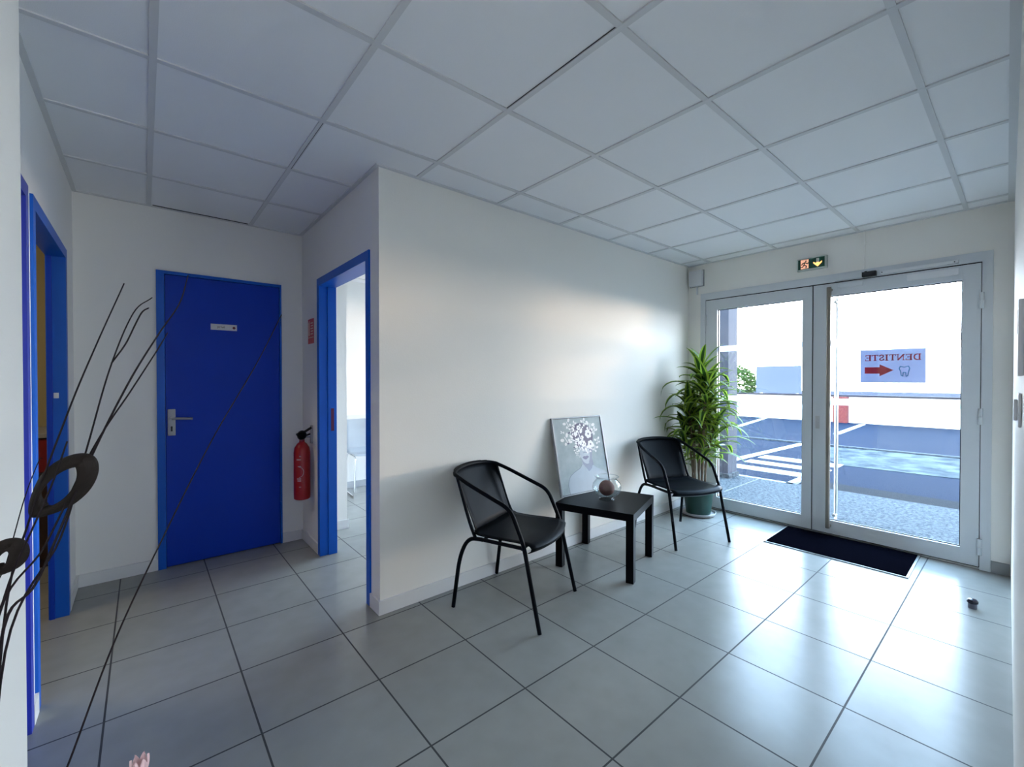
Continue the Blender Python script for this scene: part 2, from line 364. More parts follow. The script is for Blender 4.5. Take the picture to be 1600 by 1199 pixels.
q = MB(); q.box(0.141, 0.151, YB - 0.0155, YB - 0.0138, 0.955, 0.985); q.lathe([(0, 0), (0.006, 0), (0.006, 0.0017), (0, 0.0017)], (0.146, YB - 0.0155, 0.985), 12, axis='y')
sub(q, 'keyhole', BLACKP, leaf, d)
PLW = mat('name_plate_white', (0.62, 0.60, 0.62), 0.3); PLD = mat('plate_dark_red', (0.12, 0.01, 0.02), 0.4); PLT = mat('plate_text_brown', (0.10, 0.06, 0.05), 0.5)
def text_mesh(body, size, plane, loc, m, name, par, root, mirror=False, ext=0.0006):
    cu = bpy.data.curves.new('t', 'FONT'); cu.body = body; cu.size = size; cu.extrude = ext; cu.align_x = 'CENTER'; cu.align_y = 'CENTER'
    to = bpy.data.objects.new('t', cu); COL.objects.link(to); bpy.context.view_layer.update()
    me = bpy.data.meshes.new_from_object(to.evaluated_get(bpy.context.evaluated_depsgraph_get()))
    bpy.data.objects.remove(to); bpy.data.curves.remove(cu)
    vs = []
    for v in me.vertices:
        x, y, z = v.co
        if mirror: x = -x
        if plane == 'xz': p = (loc[0] + x, loc[1] - z, loc[2] + y)            # seen from -y
        else: p = (loc[0] - z, loc[1] - x, loc[2] + y)                         # on a wall facing -x
        vs.append(p)
    qq = MB(); qq.v = vs; qq.f = [tuple(p.vertices) for p in me.polygons]; qq.m = [0] * len(qq.f)
    bpy.data.meshes.remove(me)
    return sub(qq, name, m, par, root)
q = MB(); q.box(0.376, 0.540, YB - 0.010, YB - 0.006, 1.683, 1.727, bev=0.001)
plate = sub(q, 'name_plate', PLW, leaf, d)
q = MB(); q.lathe([(0, 0), (0.0095, 0), (0.0095, 0.0008), (0, 0.0008)], (0.521, YB - 0.0108, 1.704), 20, axis='y')
o = sub(q, 'plate_dot', PLD, leaf, d)
text_mesh('privé', 0.024, 'xz', (0.440, YB - 0.0106, 1.706), PLT, 'plate_text', leaf, d)
q = MB()
for z in (0.25, 1.78): q.lathe([(0, 0), (0.007, 0), (0.007, 0.09), (0, 0.09)], (D2X1 - 0.013, YB - 0.016, z), 10)
child(q, 'hinge', BLUEF, d, smooth=True)

# ---------------------------------------------------------------- open blue doorway in corridor wall
d = empty('door_2', (XC, 2.95, 0)); struct(d, 'open blue door frame leading to the bright side room', 'door frame')
q = MB()
for (a, c) in ((D1Y0, D1Y0 + 0.050), (D1Y1 - 0.050, D1Y1)): q.box(XC - 0.010, XC + 0.112, a, c, 0, DH + 0.004)
q.box(XC - 0.010, XC + 0.112, D1Y0 + 0.05, D1Y1 - 0.05, DH - 0.052, DH + 0.004)
q.box(XC + 0.050, XC + 0.112, D1Y1 - 0.062, D1Y1 - 0.05, 0, DH - 0.052)
child(q, 'door_frame', BLUEF, d)
q = MB(); q.box(XC + 0.070, XC + 0.092, D1Y1 - 0.0635, D1Y1 - 0.0620, 0.93, 1.10, bev=0.0005); child(q, 'strike_plate', mat('dark_strike_plate', (0.10, 0.02, 0.06), 0.4, metal=.5), d)

# ---------------------------------------------------------------- left doorways
d = empty('door_3', (XL, 3.1, 0)); struct(d, 'open blue doorway on the left showing a yellow wall', 'door frame')
q = MB()
for (a, c) in ((W1Y0, W1Y0 + 0.05), (W1Y1 - 0.05, W1Y1)): q.box(XL - TW - 0.01, XL + 0.010, a, c, 0, DH - 0.016)
q.box(XL - TW - 0.01, XL + 0.010, W1Y0 + 0.05, W1Y1 - 0.05, DH - 0.068, DH - 0.016)
child(q, 'door_frame', BLUEF, d)
q = MB(); q.box(XL - 0.042, XL - 0.022, W1Y1 - 0.0525, W1Y1 - 0.05, 1.215, 1.245, bev=0.001); child(q, 'strike_plate', WHITEP, d)
q = MB()
q.box(XL - TW - 0.005, XL - 0.045, W1Y1 - 0.058, W1Y1 - 0.05, 0, DH - 0.068); child(q, 'door_stop', BLUE, d)
d = empty('door_4', (XL, 2.05, 0)); struct(d, 'blue door at the far left seen edge on beside the bright wall', 'door')
q = MB()
for (a, c) in ((W2Y0, W2Y0 + 0.05), (W2Y1 - 0.05, W2Y1)): q.box(XL - TW - 0.01, XL + 0.010, a, c, 0, DH - 0.016)
q.box(XL - TW - 0.01, XL + 0.010, W2Y0 + 0.05, W2Y1 - 0.05, DH - 0.068, DH - 0.016)
child(q, 'door_frame', mat('violet_blue_frame', (0.03, 0.05, 0.40), 0.35), d)
q = MB(); q.box(XL - 0.05, XL - 0.01, W2Y0 + 0.052, W2Y1 - 0.052, 0.008, DH - 0.07, bev=0.002); child(q, 'door_leaf', BLUE, d)

# ---------------------------------------------------------------- room behind the left doorway
TAN = mat('yellow_tan_wall_paint', (0.42, 0.36, 0.20), 0.7, bump=0.2)
b = MB(); b.box(-2.4, XL - TW, 5.10, 5.20, 0, HC + 0.02); b.box(-2.5, -2.4, 1.4, 5.2, 0, HC + 0.02); b.box(-2.4, XL - TW, 1.40, 1.50, 0, HC + 0.02)
b.box(XL - TW, XL - TW + 0.1, YB + 0.10, 5.2, 0, HC + 0.02)
struct(b.build('wall_left_room', TAN), 'yellow tan walls of the room behind the left doorway', 'wall')
cb_ = empty('cabinet', (-0.85, 4.72, 0)); tag(cb_, 'low red and dark cabinet with grey top seen through the left doorway', 'cabinet')
q = MB(); q.box(-1.30, -0.50, 4.45, 5.08, 0.0, 0.91, bev=0.004); child(q, 'body', mat('dark_brown_wood', (0.035, 0.015, 0.01), 0.4, noise=.2), cb_)
q = MB(); q.box(-1.29, -0.51, 4.435, 4.45, 0.67, 0.90, bev=0.002); child(q, 'drawer', mat('dark_red_front', (0.22, 0.012, 0.015), 0.4), cb_)
q = MB(); q.box(-1.29, -0.51, 4.435, 4.45, 0.06, 0.66, bev=0.002); child(q, 'door', mat('dark_brown_wood', (0.03, 0.012, 0.01), 0.4), cb_)
q = MB(); q.box(-1.32, -0.48, 4.42, 5.09, 0.91, 0.94, bev=0.004); child(q, 'worktop', GREYP, cb_)
lr = empty('ceiling_lamp', (-1.2, 3.3, HC)); tag(lr, 'round warm ceiling lamp in the yellow room on the left', 'lamp')
q = MB(); q.lathe([(0, -0.002), (0.16, -0.002), (0.16, -0.03), (0, -0.03)], (-1.2, 3.3, HC + 0.0), 24); child(q, 'lamp_base', WHITEP, lr, smooth=True)
q = MB(); q.lathe([(0.15, -0.03), (0.14, -0.07), (0.09, -0.10), (0, -0.11)], (-1.2, 3.3, HC), 24); child(q, 'lamp_shade', mat('lit_opal_glass', (0.9, 0.8, 0.6), 0.4, emit=(1, 0.85, 0.62), estr=24.0), lr, smooth=True)

# ---------------------------------------------------------------- side room beyond corridor doorway
b = MB(); b.box(XC + 0.10, 1.37, 3.89, 5.30, 0, HC + 0.02)
struct(b.build('wall_side_pier', PAINT_MATT), 'white wall pier just inside the bright side room', 'wall')
b = MB(); b.box(1.37, 4.3, 5.30, 5.40, 0, HC + 0.02)
struct(b.build('wall_side_back', PAINT_MATT), 'white far wall of the bright side room', 'wall')
b = MB(); WX = 4.25
b.box(WX, WX + 0.41, YW + 0.10, 2.90, 0, HC + 0.02); b.box(WX, WX + 0.41, 5.2, 5.40, 0, HC + 0.02)
b.box(WX, WX + 0.41, 2.90, 5.2, 0, 0.40); b.box(WX, WX + 0.41, 2.90, 5.2, 2.30, HC + 0.02)
struct(b.build('wall_side_east', PAINT_MATT), 'window wall of the side room', 'wall')
w = empty('window_1', (WX + 0.1, 4.2, 0.8)); struct(w, 'large window lighting the side room', 'window')
q = MB()
for (a, c) in ((2.90, 2.96), (4.02, 4.08), (5.14, 5.2)): q.box(WX + 0.08, WX + 0.13, a, c, 0.40, 2.30)
for (a, c) in ((0.40, 0.46), (2.24, 2.30)): q.box(WX + 0.081, WX + 0.129, 2.96, 5.14, a, c)
child(q, 'window_frame', WHITEP, w)
q = MB(); q.box(WX + 0.10, WX + 0.106, 2.96, 5.14, 0.46, 2.24); child(q, 'pane', GLASS, w)
bb('baseboard_side_pier', XC + 0.112, 1.382, 3.878, 3.89, 'white skirting at the foot of the side room pier')
bb('baseboard_side_back', 1.37, 4.2, 5.288, 5.30, 'grey skirting along the far wall of the side room', mat('grey_skirting', (0.45, 0.46, 0.48), 0.4))
q = MB(); q.box(1.37, 4.2, 5.280, 5.30, 0.80, 0.885, bev=0.003)
struct(q.build('trim_4', SKIRT), 'white chair rail on the far wall of the side room', 'chair rail')
# clear chair with chrome sled legs
ch = empty('clear_chair', (2.02, 5.00, 0), R(-4)); tag(ch, 'clear plastic chair with chrome sled legs in the side room', 'chair')
def lchild(q, name, m, par, smooth=True): return q.build(name, m, par, smooth=smooth)
q = MB()
sec = [(-0.22, 0.455), (-0.20, 0.47), (0.0, 0.455), (0.14, 0.46), (0.19, 0.50), (0.215, 0.62), (0.225, 0.84)]
vs = []; n = 8
for (yy, zz) in sec:
    for i in range(n + 1):
        u = -1 + 2 * i / n; vs.append((u * 0.235, yy - (0.05 * (1 - u * u) * -1 if zz > .5 else 0) - (0.05 if zz > .5 else 0), zz + (0.012 * u * u if zz < .5 else 0)))
fs = [(i * (n + 1) + j, i * (n + 1) + j + 1, (i + 1) * (n + 1) + j + 1, (i + 1) * (n + 1) + j) for i in range(len(sec) - 1) for j in range(n)]
q.add(vs, fs); sh = lchild(q, 'seat_shell', mat('frosted_acrylic', (0.66, 0.72, 0.78), 0.25, trans=0.5), ch)
md = sh.modifiers.new('thick', 'SOLIDIFY'); md.thickness = 0.006
for s_ in (-1, 1):
    q = MB(); q.tube(fillet([(s_ * 0.20, 0.13, 0.448), (s_ * 0.21, -0.17, 0.448), (s_ * 0.23, -0.20, 0.012), (s_ * 0.23, 0.24, 0.012), (s_ * 0.21, 0.16, 0.44)], 0.04), 0.009, 10); lchild(q, 'leg', CHROME, ch)

# ================================================================== ENTRANCE DOORS
FX0, FX1 = XE - 0.008, XE + 0.075
fr = empty('door_frame', (XE, 1.18, 0)); struct(fr, 'grey aluminium frame around the glazed double door', 'door frame')
q = MB(); q.box(FX0, FX1, EY0, EY0 + 0.052, 0, EH); q.box(FX0, FX1, EY1 - 0.052, EY1, 0, EH); q.box(FX0, FX1, EY0 + 0.052, EY1 - 0.052, EH - 0.068, EH)
child(q, 'frame', ALU, fr)
q = MB(); q.box(FX0 + 0.01, FX1, EY0 + 0.052, EY1 - 0.052, 0, 0.012); child(q, 'threshold', STEEL, fr)
LZ0, LZ1 = 0.018, EH - 0.076
def leaf_door(name, y0, y1, gy0, gy1, label, g0=0.130, g1=2.016):
    e = empty(name, (XE, (y0 + y1) / 2, 0)); struct(e, label, 'door')
    X0, X1 = XE - 0.004, XE + 0.055
    q = MB(); q.box(X0, X1, y0, gy0, LZ0, LZ1, bev=0.002); q.box(X0, X1, gy1, y1, LZ0, LZ1, bev=0.002)
    q.box(X0, X1, gy0 - 0.001, gy1 + 0.001, LZ0, g0, bev=0.002); q.box(X0, X1, gy0 - 0.001, gy1 + 0.001, g1, LZ1, bev=0.002)
    child(q, 'leaf_frame', ALU, e)
    q = MB(); t = 0.006; X = XE + 0.018
    q.box(X, X + .012, gy0, gy0 + t, g0, g1); q.box(X, X + .012, gy1 - t, gy1, g0, g1); q.box(X, X + .012, gy0 + t, gy1 - t, g0, g0 + t); q.box(X, X + .012, gy0 + t, gy1 - t, g1 - t, g1)
    child(q, 'gasket', GASKET_SHADE, e)
    q = MB(); q.box(XE + 0.022, XE + 0.030, gy0, gy1, g0, g1); gl = child(q, 'glass_pane', GLASS, e)
    q = MB()
    for z0 in (1.595, 1.100): q.box(XE + 0.0305, XE + 0.0315, gy0 + t, gy1 - t, z0, z0 + 0.055)
    child(q, 'safety_stripe', mat('white_safety_film', (0.85, 0.87, 0.9), 0.5, trans=0.6), e)
    return e
G = 0.004
dl = leaf_door('door_5', 1.205 + G, 2.1405, 1.283, 2.025, 'left leaf of the glazed entrance door, behind the plant')
dr = leaf_door('door_6', 0.216, 1.205 - G, 0.307, 1.092, 'right leaf of the glazed entrance door with the long handle')
q = MB()
for z in (0.95,):
    q.box(XE - 0.010, XE - 0.004, 1.150, 1.180, z - 0.055, z + 0.055, bev=0.003); q.lathe([(0, 0), (0.009, 0), (0.009, 0.008), (0, 0.008)], (XE - 0.018, 1.165, z + .01), 14, axis='x')
child(q, 'lock_cylinder', STEEL, dr, smooth=True)
q = MB()
for sx in (-1,):
    X = XE - 0.060
    q.tube([(X, 1.076, 0.075), (X, 1.076, 2.080)], 0.016, 14)
    for z in (0.085, 2.065): q.tube([(X, 1.076, z), (XE - 0.003, 1.076, z)], 0.013, 12)
child(q, 'pull_handle', BRONZE, dr, smooth=True)
q = MB(); X = XE + 0.11; q.tube([(X, 1.060, 0.12), (X, 1.060, 2.02)], 0.014, 14)
for z in (0.16, 1.97): q.tube([(X, 1.060, z), (XE + 0.054, 1.060, z)], 0.012, 12)
child(q, 'outer_pull_handle', STEEL, dr, smooth=True)
def hinge(y, z, par):
    q = MB()
    for k in (0, 1): q.lathe([(0, 0), (0.012, 0), (0.012, 0.052), (0, 0.052)], (XE - 0.016, y, z - 0.056 + k * 0.058), 12)
    q.box(XE - 0.02, XE - 0.004, y - 0.012, y + 0.012, z - 0.055, z + 0.055, bev=0.002)
    child(q, 'hinge', ALU, par, smooth=True)
for z in (0.16, 1.06, 1.86): hinge(0.2125, z, dr)
for z in (0.16, 1.06, 1.92): hinge(2.1435, z, dl)

q = MB()
for y in (0.2115, 2.1445): q.box(XE + 0.002, XE + 0.05, y - 0.004, y + 0.004, 0.014, 2.128)
q.box(XE + 0.002, XE + 0.05, 1.205 - 0.0035, 1.205 + 0.0035, 0.014, 2.128)
q.box(XE + 0.002, XE + 0.05, 0.2155, 1.2015, 2.118, 2.128); q.box(XE + 0.002, XE + 0.05, 1.2085, 2.1405, 2.118, 2.128)
q.box(XE + 0.002, XE + 0.05, 0.2155, 1.2015, 0.012, 0.020); q.box(XE + 0.002, XE + 0.05, 1.2085, 2.1405, 0.012, 0.020)
child(q, 'rebate_seal', GASKET_SHADE, fr)
# door closer (slide rail) and magnetic lock
dc = empty('door_closer', (XE - 0.02, 0.60, 2.13)); tag(dc, 'door closer with black box and white slide rail above the right leaf', 'door closer')
q = MB(); q.box(XE - 0.052, XE - 0.0085, 0.775, 0.862, 2.128, 2.166, bev=0.003); q.lathe([(0, 0), (.008, 0), (.008, .008), (0, .008)], (XE - 0.03, 0.842, 2.166), 12); child(q, 'black_box', BLACKP, dc)
q = MB(); q.box(XE - 0.030, XE - 0.0085, 0.325, 0.750, 2.136, 2.158, bev=0.002); child(q, 'slide_rail', WHITEP, dc)
q = MB(); 
for y in (0.345, 0.742):
    q = MB(); q.lathe([(0, 0), (.004, 0), (.004, .001), (0, .001)], (XE - 0.031, y, 2.147), 10, axis='x'); child(q, 'screw', BLACKP, dc)
ml = empty('magnetic_lock', (XE - 0.02, 0.95, 2.13)); tag(ml, 'flat grey magnetic lock bar above the middle of the entrance doors', 'lock')
q = MB(); q.box(XE - 0.034, XE - 0.0085, 0.866, 1.045, 2.130, 2.176, bev=0.002); child(q, 'magnet_bar', mat('satin_aluminium', (0.62, 0.64, 0.66), 0.35), ml)
q = MB(); q.box(XE - 0.018, XE - 0.0045, 0.862, 1.030, 2.070, 2.110, bev=0.003)
child(q, 'armature_plate', mat('satin_aluminium', (0.62, 0.64, 0.66), 0.35), ml)
cp = MB(); cp.box(XE - 0.012, XE - 0.0045, 0.325, 0.60, 2.055, 2.105, bev=0.002); o = child(cp, 'closer_plate', WHITEP, dc)
q = MB(); q.box(XE - 0.010, XE, 0.853, 0.865, 2.196, HC - 0.002, bev=0.002)
struct(q.build('trim_5', PAINT), 'slim white cable duct above the door closer', 'cable duct')

# white box in the corner, exit sign
wbx = empty('alarm_box', (XE - 0.03, 2.235, 2.36)); tag(wbx, 'square white alarm box high in the corner by the entrance', 'alarm box')
q = MB(); q.box(XE - 0.050, XE - 0.0005, 2.168, 2.302, 2.282, 2.440, bev=0.006); child(q, 'cover', WHITEP, wbx, smooth=True)
q = MB(); q.box(XE - 0.008, XE - 0.001, 2.158, 2.312, 2.276, 2.446, bev=0.002); child(q, 'back_plate', GREYP, wbx)
q = MB(); q.box(XE - 0.012, XE - 0.002, 2.225, 2.240, EH + 0.002, 2.278); child(q, 'cable_duct', WHITEP, wbx)

ex = empty('exit_sign', (XE - 0.02, 1.21, 2.31)); tag(ex, 'green exit sign with running man and glowing orange arrow', 'exit sign')
EXG = mat('exit_green', (0.006, 0.07, 0.045), 0.3); EXA = mat('amber_lit_arrow', (0.9, 0.6, 0.3), 0.4, emit=(1.0, 0.42, 0.10), estr=1.1)
EXP = mat('amber_lit_pictogram', (0.85, 0.6, 0.45), 0.4, emit=(1.0, 0.40, 0.22), estr=0.45)
q = MB(); q.box(XE - 0.040, XE - 0.0005, 1.098, 1.318, 2.256, 2.362, bev=0.004); child(q, 'housing', mat('pale_housing', (0.55, 0.58, 0.53), 0.4, trans=.1), ex)
q = MB(); q.box(XE - 0.0415, XE - 0.040, 1.112, 1.306, 2.268, 2.352); child(q, 'face_panel', EXG, ex)
X = XE - 0.0420
def yp(u, v): return (1.306 - u * 0.194, 2.268 + v * 0.084)       # u from left (as seen), v up
q = MB()
q.prism([yp(.10, .05), yp(.40, .05), yp(.40, .95), yp(.10, .95)], X, X + 0.0005, 'yz')
child(q, 'doorway_pictogram', EXP, ex)
q = MB(); X2 = X - 0.0006
q.lathe([(0, 0), (0.0065, 0), (0.0065, 0.0005), (0, 0.0005)], (X2, *yp(.30, .80)), 14, axis='x')
for pts in ([(.27, .70), (.22, .42)], [(.27, .66), (.36, .52), (.40, .60)], [(.27, .66), (.17, .60), (.14, .45)], [(.22, .42), (.32, .30), (.30, .10)], [(.22, .42), (.18, .24), (.10, .20)]):
    q.stroke([yp(*p) for p in pts], 0.0085, X2, X2 + 0.0005, 'yz')
child(q, 'running_man', EXG, ex)
q = MB()
q.prism([yp(.69, .92), yp(.79, .92), yp(.79, .50), yp(.69, .50)], X, X + 0.0005, 'yz')
child(q, 'arrow_shaft', mat('pale_unlit_arrow', (0.55, 0.56, 0.5), 0.4), ex)
q = MB(); q.prism([yp(.58, .45), yp(.58, .60), yp(.69, .42), yp(.69, .52), yp(.79, .52), yp(.79, .42), yp(.90, .60), yp(.90, .45), yp(.74, .08)], X, X + 0.0005, 'yz')
child(q, 'arrow_head', EXA, ex)

# paper sign on the glass (printed for people outside, so reversed from inside)
ps = empty('paper_sign', (XE + 0.034, 0.69, 1.42)); tag(ps, 'white paper on the right door glass, reversed red DENTISTE, arrow and tooth', 'sign')
PX = XE + 0.0335
q = MB(); q.box(PX, PX + 0.0008, 0.494, 0.884, 1.290, 1.552)
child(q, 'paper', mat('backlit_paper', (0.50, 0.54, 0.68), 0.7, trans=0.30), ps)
PR = mat('printed_red', (0.85, 0.10, 0.11), 0.6, trans=0.5); PB = mat('printed_blue', (0.10, 0.42, 0.62), 0.6, trans=0.5)
# letters drawn in (u to the right as seen from OUTSIDE, v up); outside right = +y ... inside viewers see them reversed
def letter(q, ch_, u0, w, v0, h, m=0):
    T, t = h * 0.20, h * 0.09
    S_ = lambda pts, wd: q.stroke([(u0 + a * w, v0 + c * h) for a, c in pts], wd, PX - 0.0008, PX - 0.0002, 'yz', m)
    def ser(a, c, l=.30): S_([(a - l / 2, c), (a + l / 2, c)], t)
    if ch_ == 'D':
        S_([(.22, .04), (.22, .96)], T); S_([(.04, .95), (.5, .95)], t); S_([(.04, .05), (.5, .05)], t)
        S_([(.5, .95), (.75, .85), (.86, .62), (.86, .38), (.75, .15), (.5, .05)], T * .85)
    if ch_ == 'E':
        S_([(.22, .04), (.22, .96)], T); S_([(.04, .95), (.86, .95)], t); S_([(.04, .05), (.90, .05)], t); S_([(.22, .52), (.66, .52)], t)
        S_([(.86, .97), (.86, .76)], t); S_([(.90, .03), (.90, .27)], t); S_([(.66, .62), (.66, .42)], t)
    if ch_ == 'N':
        S_([(.18, .04), (.18, .96)], t); S_([(.84, .04), (.84, .96)], t); S_([(.16, .94), (.84, .06)], T); ser(.15, .05); ser(.12, .95, .25); ser(.86, .95)
    if ch_ == 'T':
        S_([(.5, .04), (.5, .96)], T); S_([(.06, .95), (.94, .95)], t); S_([(.06, .97), (.06, .74)], t); S_([(.94, .97), (.94, .74)], t); ser(.5, .05, .44)
    if ch_ == 'I': S_([(.5, .04), (.5, .96)], T); ser(.5, .95, .8); ser(.5, .05, .8)
    if ch_ == 'S':
        S_([(.82, .72), (.76, .88), (.5, .96), (.25, .88), (.18, .72), (.30, .58), (.68, .43), (.82, .28), (.74, .11), (.48, .04), (.22, .12), (.14, .30)], T * .8)
        S_([(.83, .95), (.83, .70)], t); S_([(.14, .05), (.14, .32)], t)
# from inside: larger y is to the LEFT.  Reversed word reads E..D left to right, i.e. D at small y (right).
q = MB(); u = 0.520; H_ = 0.047
for c_, wd in zip('DENTISTE', (.050, .044, .052, .044, .026, .038, .044, .044)):
    letter(q, c_, u, wd * .92, 1.463, H_); u += wd * 0.985
child(q, 'printed_word', PR, ps)
q = MB(); q.prism([(0.855, 1.412), (0.762, 1.412), (0.762, 1.434), (0.678, 1.388), (0.762, 1.340), (0.762, 1.362), (0.855, 1.362)], PX - .0008, PX - .0002, 'yz')
child(q, 'printed_arrow', PR, ps)
q = MB()
tp = [(.15, .88), (.5, .80), (.85, .90), (.97, .72), (.86, .42), (.80, .10), (.66, .04), (.62, .36), (.40, .38), (.36, .06), (.22, .12), (.18, .45), (.04, .70), (.15, .88)]
q.stroke([(0.648 - a * 0.066, 1.335 + c * 0.092) for a, c in tp], 0.0055, PX - .0008, PX - .0002, 'yz')
child(q, 'printed_tooth', PB, ps)

# ================================================================== OUTSIDE
GZ = -0.03
def noise_mat(name, c1, c2, scale, rough=0.9, bump=0.6):
    m = bpy.data.materials.new(name); m.use_nodes = True; nt = m.node_tree; bs = nt.nodes['Principled BSDF']
    tc = nt.nodes.new('ShaderNodeTexCoord'); n = nt.nodes.new('ShaderNodeTexNoise'); n.inputs['Scale'].default_value = scale; n.inputs['Detail'].default_value = 8; n.inputs['Roughness'].default_value = .7
    r = nt.nodes.new('ShaderNodeValToRGB'); r.color_ramp.elements[0].position = .40; r.color_ramp.elements[1].position = .60
    r.color_ramp.elements[0].color = (*c1, 1); r.color_ramp.elements[1].color = (*c2, 1)
    nt.links.new(tc.outputs['Object'], n.inputs['Vector']); nt.links.new(n.outputs['Fac'], r.inputs[0]); nt.links.new(r.outputs[0], bs.inputs['Base Color'])
    bp = nt.nodes.new('ShaderNodeBump'); bp.inputs['Strength'].default_value = bump; bp.inputs['Distance'].default_value = .01
    nt.links.new(n.outputs['Fac'], bp.inputs['Height']); nt.links.new(bp.outputs[0], bs.inputs['Normal'])
    bs.inputs['Roughness'].default_value = rough; bs.inputs['Specular IOR Level'].default_value = 0.06; return m
CONC = noise_mat('washed_concrete', (0.016, 0.021, 0.026), (0.062, 0.069, 0.075), 30)
ASPH = noise_mat('blue_grey_asphalt', (0.0008, 0.0040, 0.0125), (0.0026, 0.0082, 0.0205), 60, 0.9)
ASPH2 = noise_mat('pale_blotchy_paving', (0.009, 0.015, 0.021), (0.05, 0.06, 0.060), 3)  # pale blotchy tone, lighter than the asphalt around it
ASPH3 = noise_mat('grey_asphalt_strip', (0.0035, 0.0045, 0.0065), (0.006, 0.0075, 0.010), 60)
PAINTW = mat('white_road_paint', (0.30, 0.30, 0.30), 0.8, spec=.1, noise=.2)
b = MB(); b.box(XE + 0.06, 6.42, -8, 16, -0.2, GZ); struct(b.build('pavement', CONC), 'pale concrete pavement just outside the entrance', 'pavement')
b = MB(); b.box(6.42, 60, -30, 60, -0.25, GZ - 0.03); struct(b.build('car_park', ASPH), 'blue grey asphalt car park outside', 'car park')
b = MB(); b.box(6.421, 6.95, -8, 1.93, GZ - .03, GZ - 0.026, 0); struct(b.build('asphalt_strip', ASPH3), 'darker asphalt strip along the pavement edge', 'asphalt strip')
b = MB(); b.prism([(8.9, -8), (10.6, -8), (10.7, 1.9), (10.55, 3.0), (8.9, 2.2), (8.5, 1.9)], GZ - .03, GZ - 0.024); struct(b.build('pale_paving', ASPH2), 'pale blotchy patch of paving in the car park', 'paving')
b = MB(); b.box(10.75, 10.95, -20, 30, GZ - .03, GZ - 0.015); b.box(10.72, 10.75, -20, 30, GZ - .03, GZ - 0.0)
struct(b.build('drain_channel', CONC), 'narrow concrete drain channel across the car park', 'drain channel')
b = MB(); b.box(6.35, 6.42, 1.95, 8, GZ - .03, GZ + 0.001); b.box(6.35, 6.95, 1.95, 2.03, GZ - .03, GZ + 0.001)
struct(b.build('kerb', noise_mat('kerb_grey', (0.17, 0.18, 0.2), (0.2, 0.21, 0.23), 20)), 'grey kerb where the pavement steps down', 'kerb')
def stripe(name, poly, label, grp=None):
    q = MB(); q.prism(poly, GZ - .03, GZ - 0.022); o = q.build(name, PAINTW); tag(o, label, 'road marking', grp); return o
for k, (x0, x1) in enumerate(((7.02, 7.32), (7.62, 7.90), (8.20, 8.55))):
    stripe('zebra_stripe', [(x0, 1.9), (x1, 1.9), (x1, 3.05 + .0 * k), (x0, 3.05 + .0 * k)],
           ('zebra crossing stripe nearest the pavement', 'middle zebra crossing stripe', 'farthest zebra crossing stripe')[k], 'zebra crossing stripes')
stripe('parking_line', [(7.0, 3.20), (10.7, 3.02), (10.7, 3.16), (7.0, 3.34)], 'long white line beside the zebra stripes')
stripe('bay_line', [(13.2, 5.36), (17.0, 5.96), (17.0, 6.10), (13.2, 5.52)], 'white bay line seen through the left door leaf')
stripe('bay_line', [(13.2, 3.02), (16.6, 3.16), (16.6, 3.30), (13.2, 3.16)], 'white bay line seen through the right door leaf')
b = MB(); b.box(5.30, 6.34, 2.335, 2.352, GZ - .01, GZ + 0.002); tag(b.build('joint_line', mat('pale_mortar', (0.10, 0.10, 0.105), .9, spec=.1)), 'pale thin joint line across the pavement', 'joint line')
# post outside
p = empty('porch_post', (6.2, 2.72, GZ)); tag(p, 'grey square porch post outside behind the plant', 'post')
q = MB(); q.box(6.06, 6.34, 2.63, 2.92, GZ, 3.3, bev=0.005); child(q, 'shaft', mat('mauve_grey_render', (0.035, 0.036, 0.046), 0.8, spec=.2, noise=.05), p)
q = MB(); q.box(6.04, 6.36, 2.61, 2.94, GZ, 0.03, bev=0.004); child(q, 'base', CONC, p)
# porch canopy slab resting on post (keeps sun off the pavement)
# far wall, coping, pillar, hedge, board
b = MB(); b.box(17.0, 17.2, -22, 34, GZ - .03, 0.76)
fwl = b.build('boundary_wall', mat('white_render', (0.82, 0.81, 0.78), 0.8, noise=.03)); struct(fwl, 'low white boundary wall across the car park', 'boundary wall')
b = MB(); b.box(16.94, 17.26, -22, 34, 0.76, 0.81); struct(b.build('wall_coping', mat('dark_coping', (0.02, 0.017, 0.02), 0.8, spec=.1)), 'thin dark coping on the white boundary wall', 'coping')
b = MB(); b.box(16.75, 16.999, 3.66, 4.02, GZ - .03, 0.755, bev=.004); tag(b.build('brick_pillar', noise_mat('red_brick', (0.10, 0.022, 0.02), (0.13, 0.04, 0.03), 20)), 'short red brick pillar against the white boundary wall', 'pillar')
bd = empty('notice_board', (18.0, 6.0, GZ)); tag(bd, 'pale blue board standing behind the boundary wall', 'board')
q = MB(); q.box(17.95, 18.0, 5.25, 6.75, 0.80, 1.80, bev=.005); child(q, 'panel', mat('pale_blue_board', (0.055, 0.065, 0.12), 0.6, spec=.1, noise=.04), bd)
q = MB()
for y in (5.4, 6.6):
    q = MB(); q.box(18.0, 18.06, y - .03, y + .03, GZ - .03, 1.7); child(q, 'post', STEEL, bd)
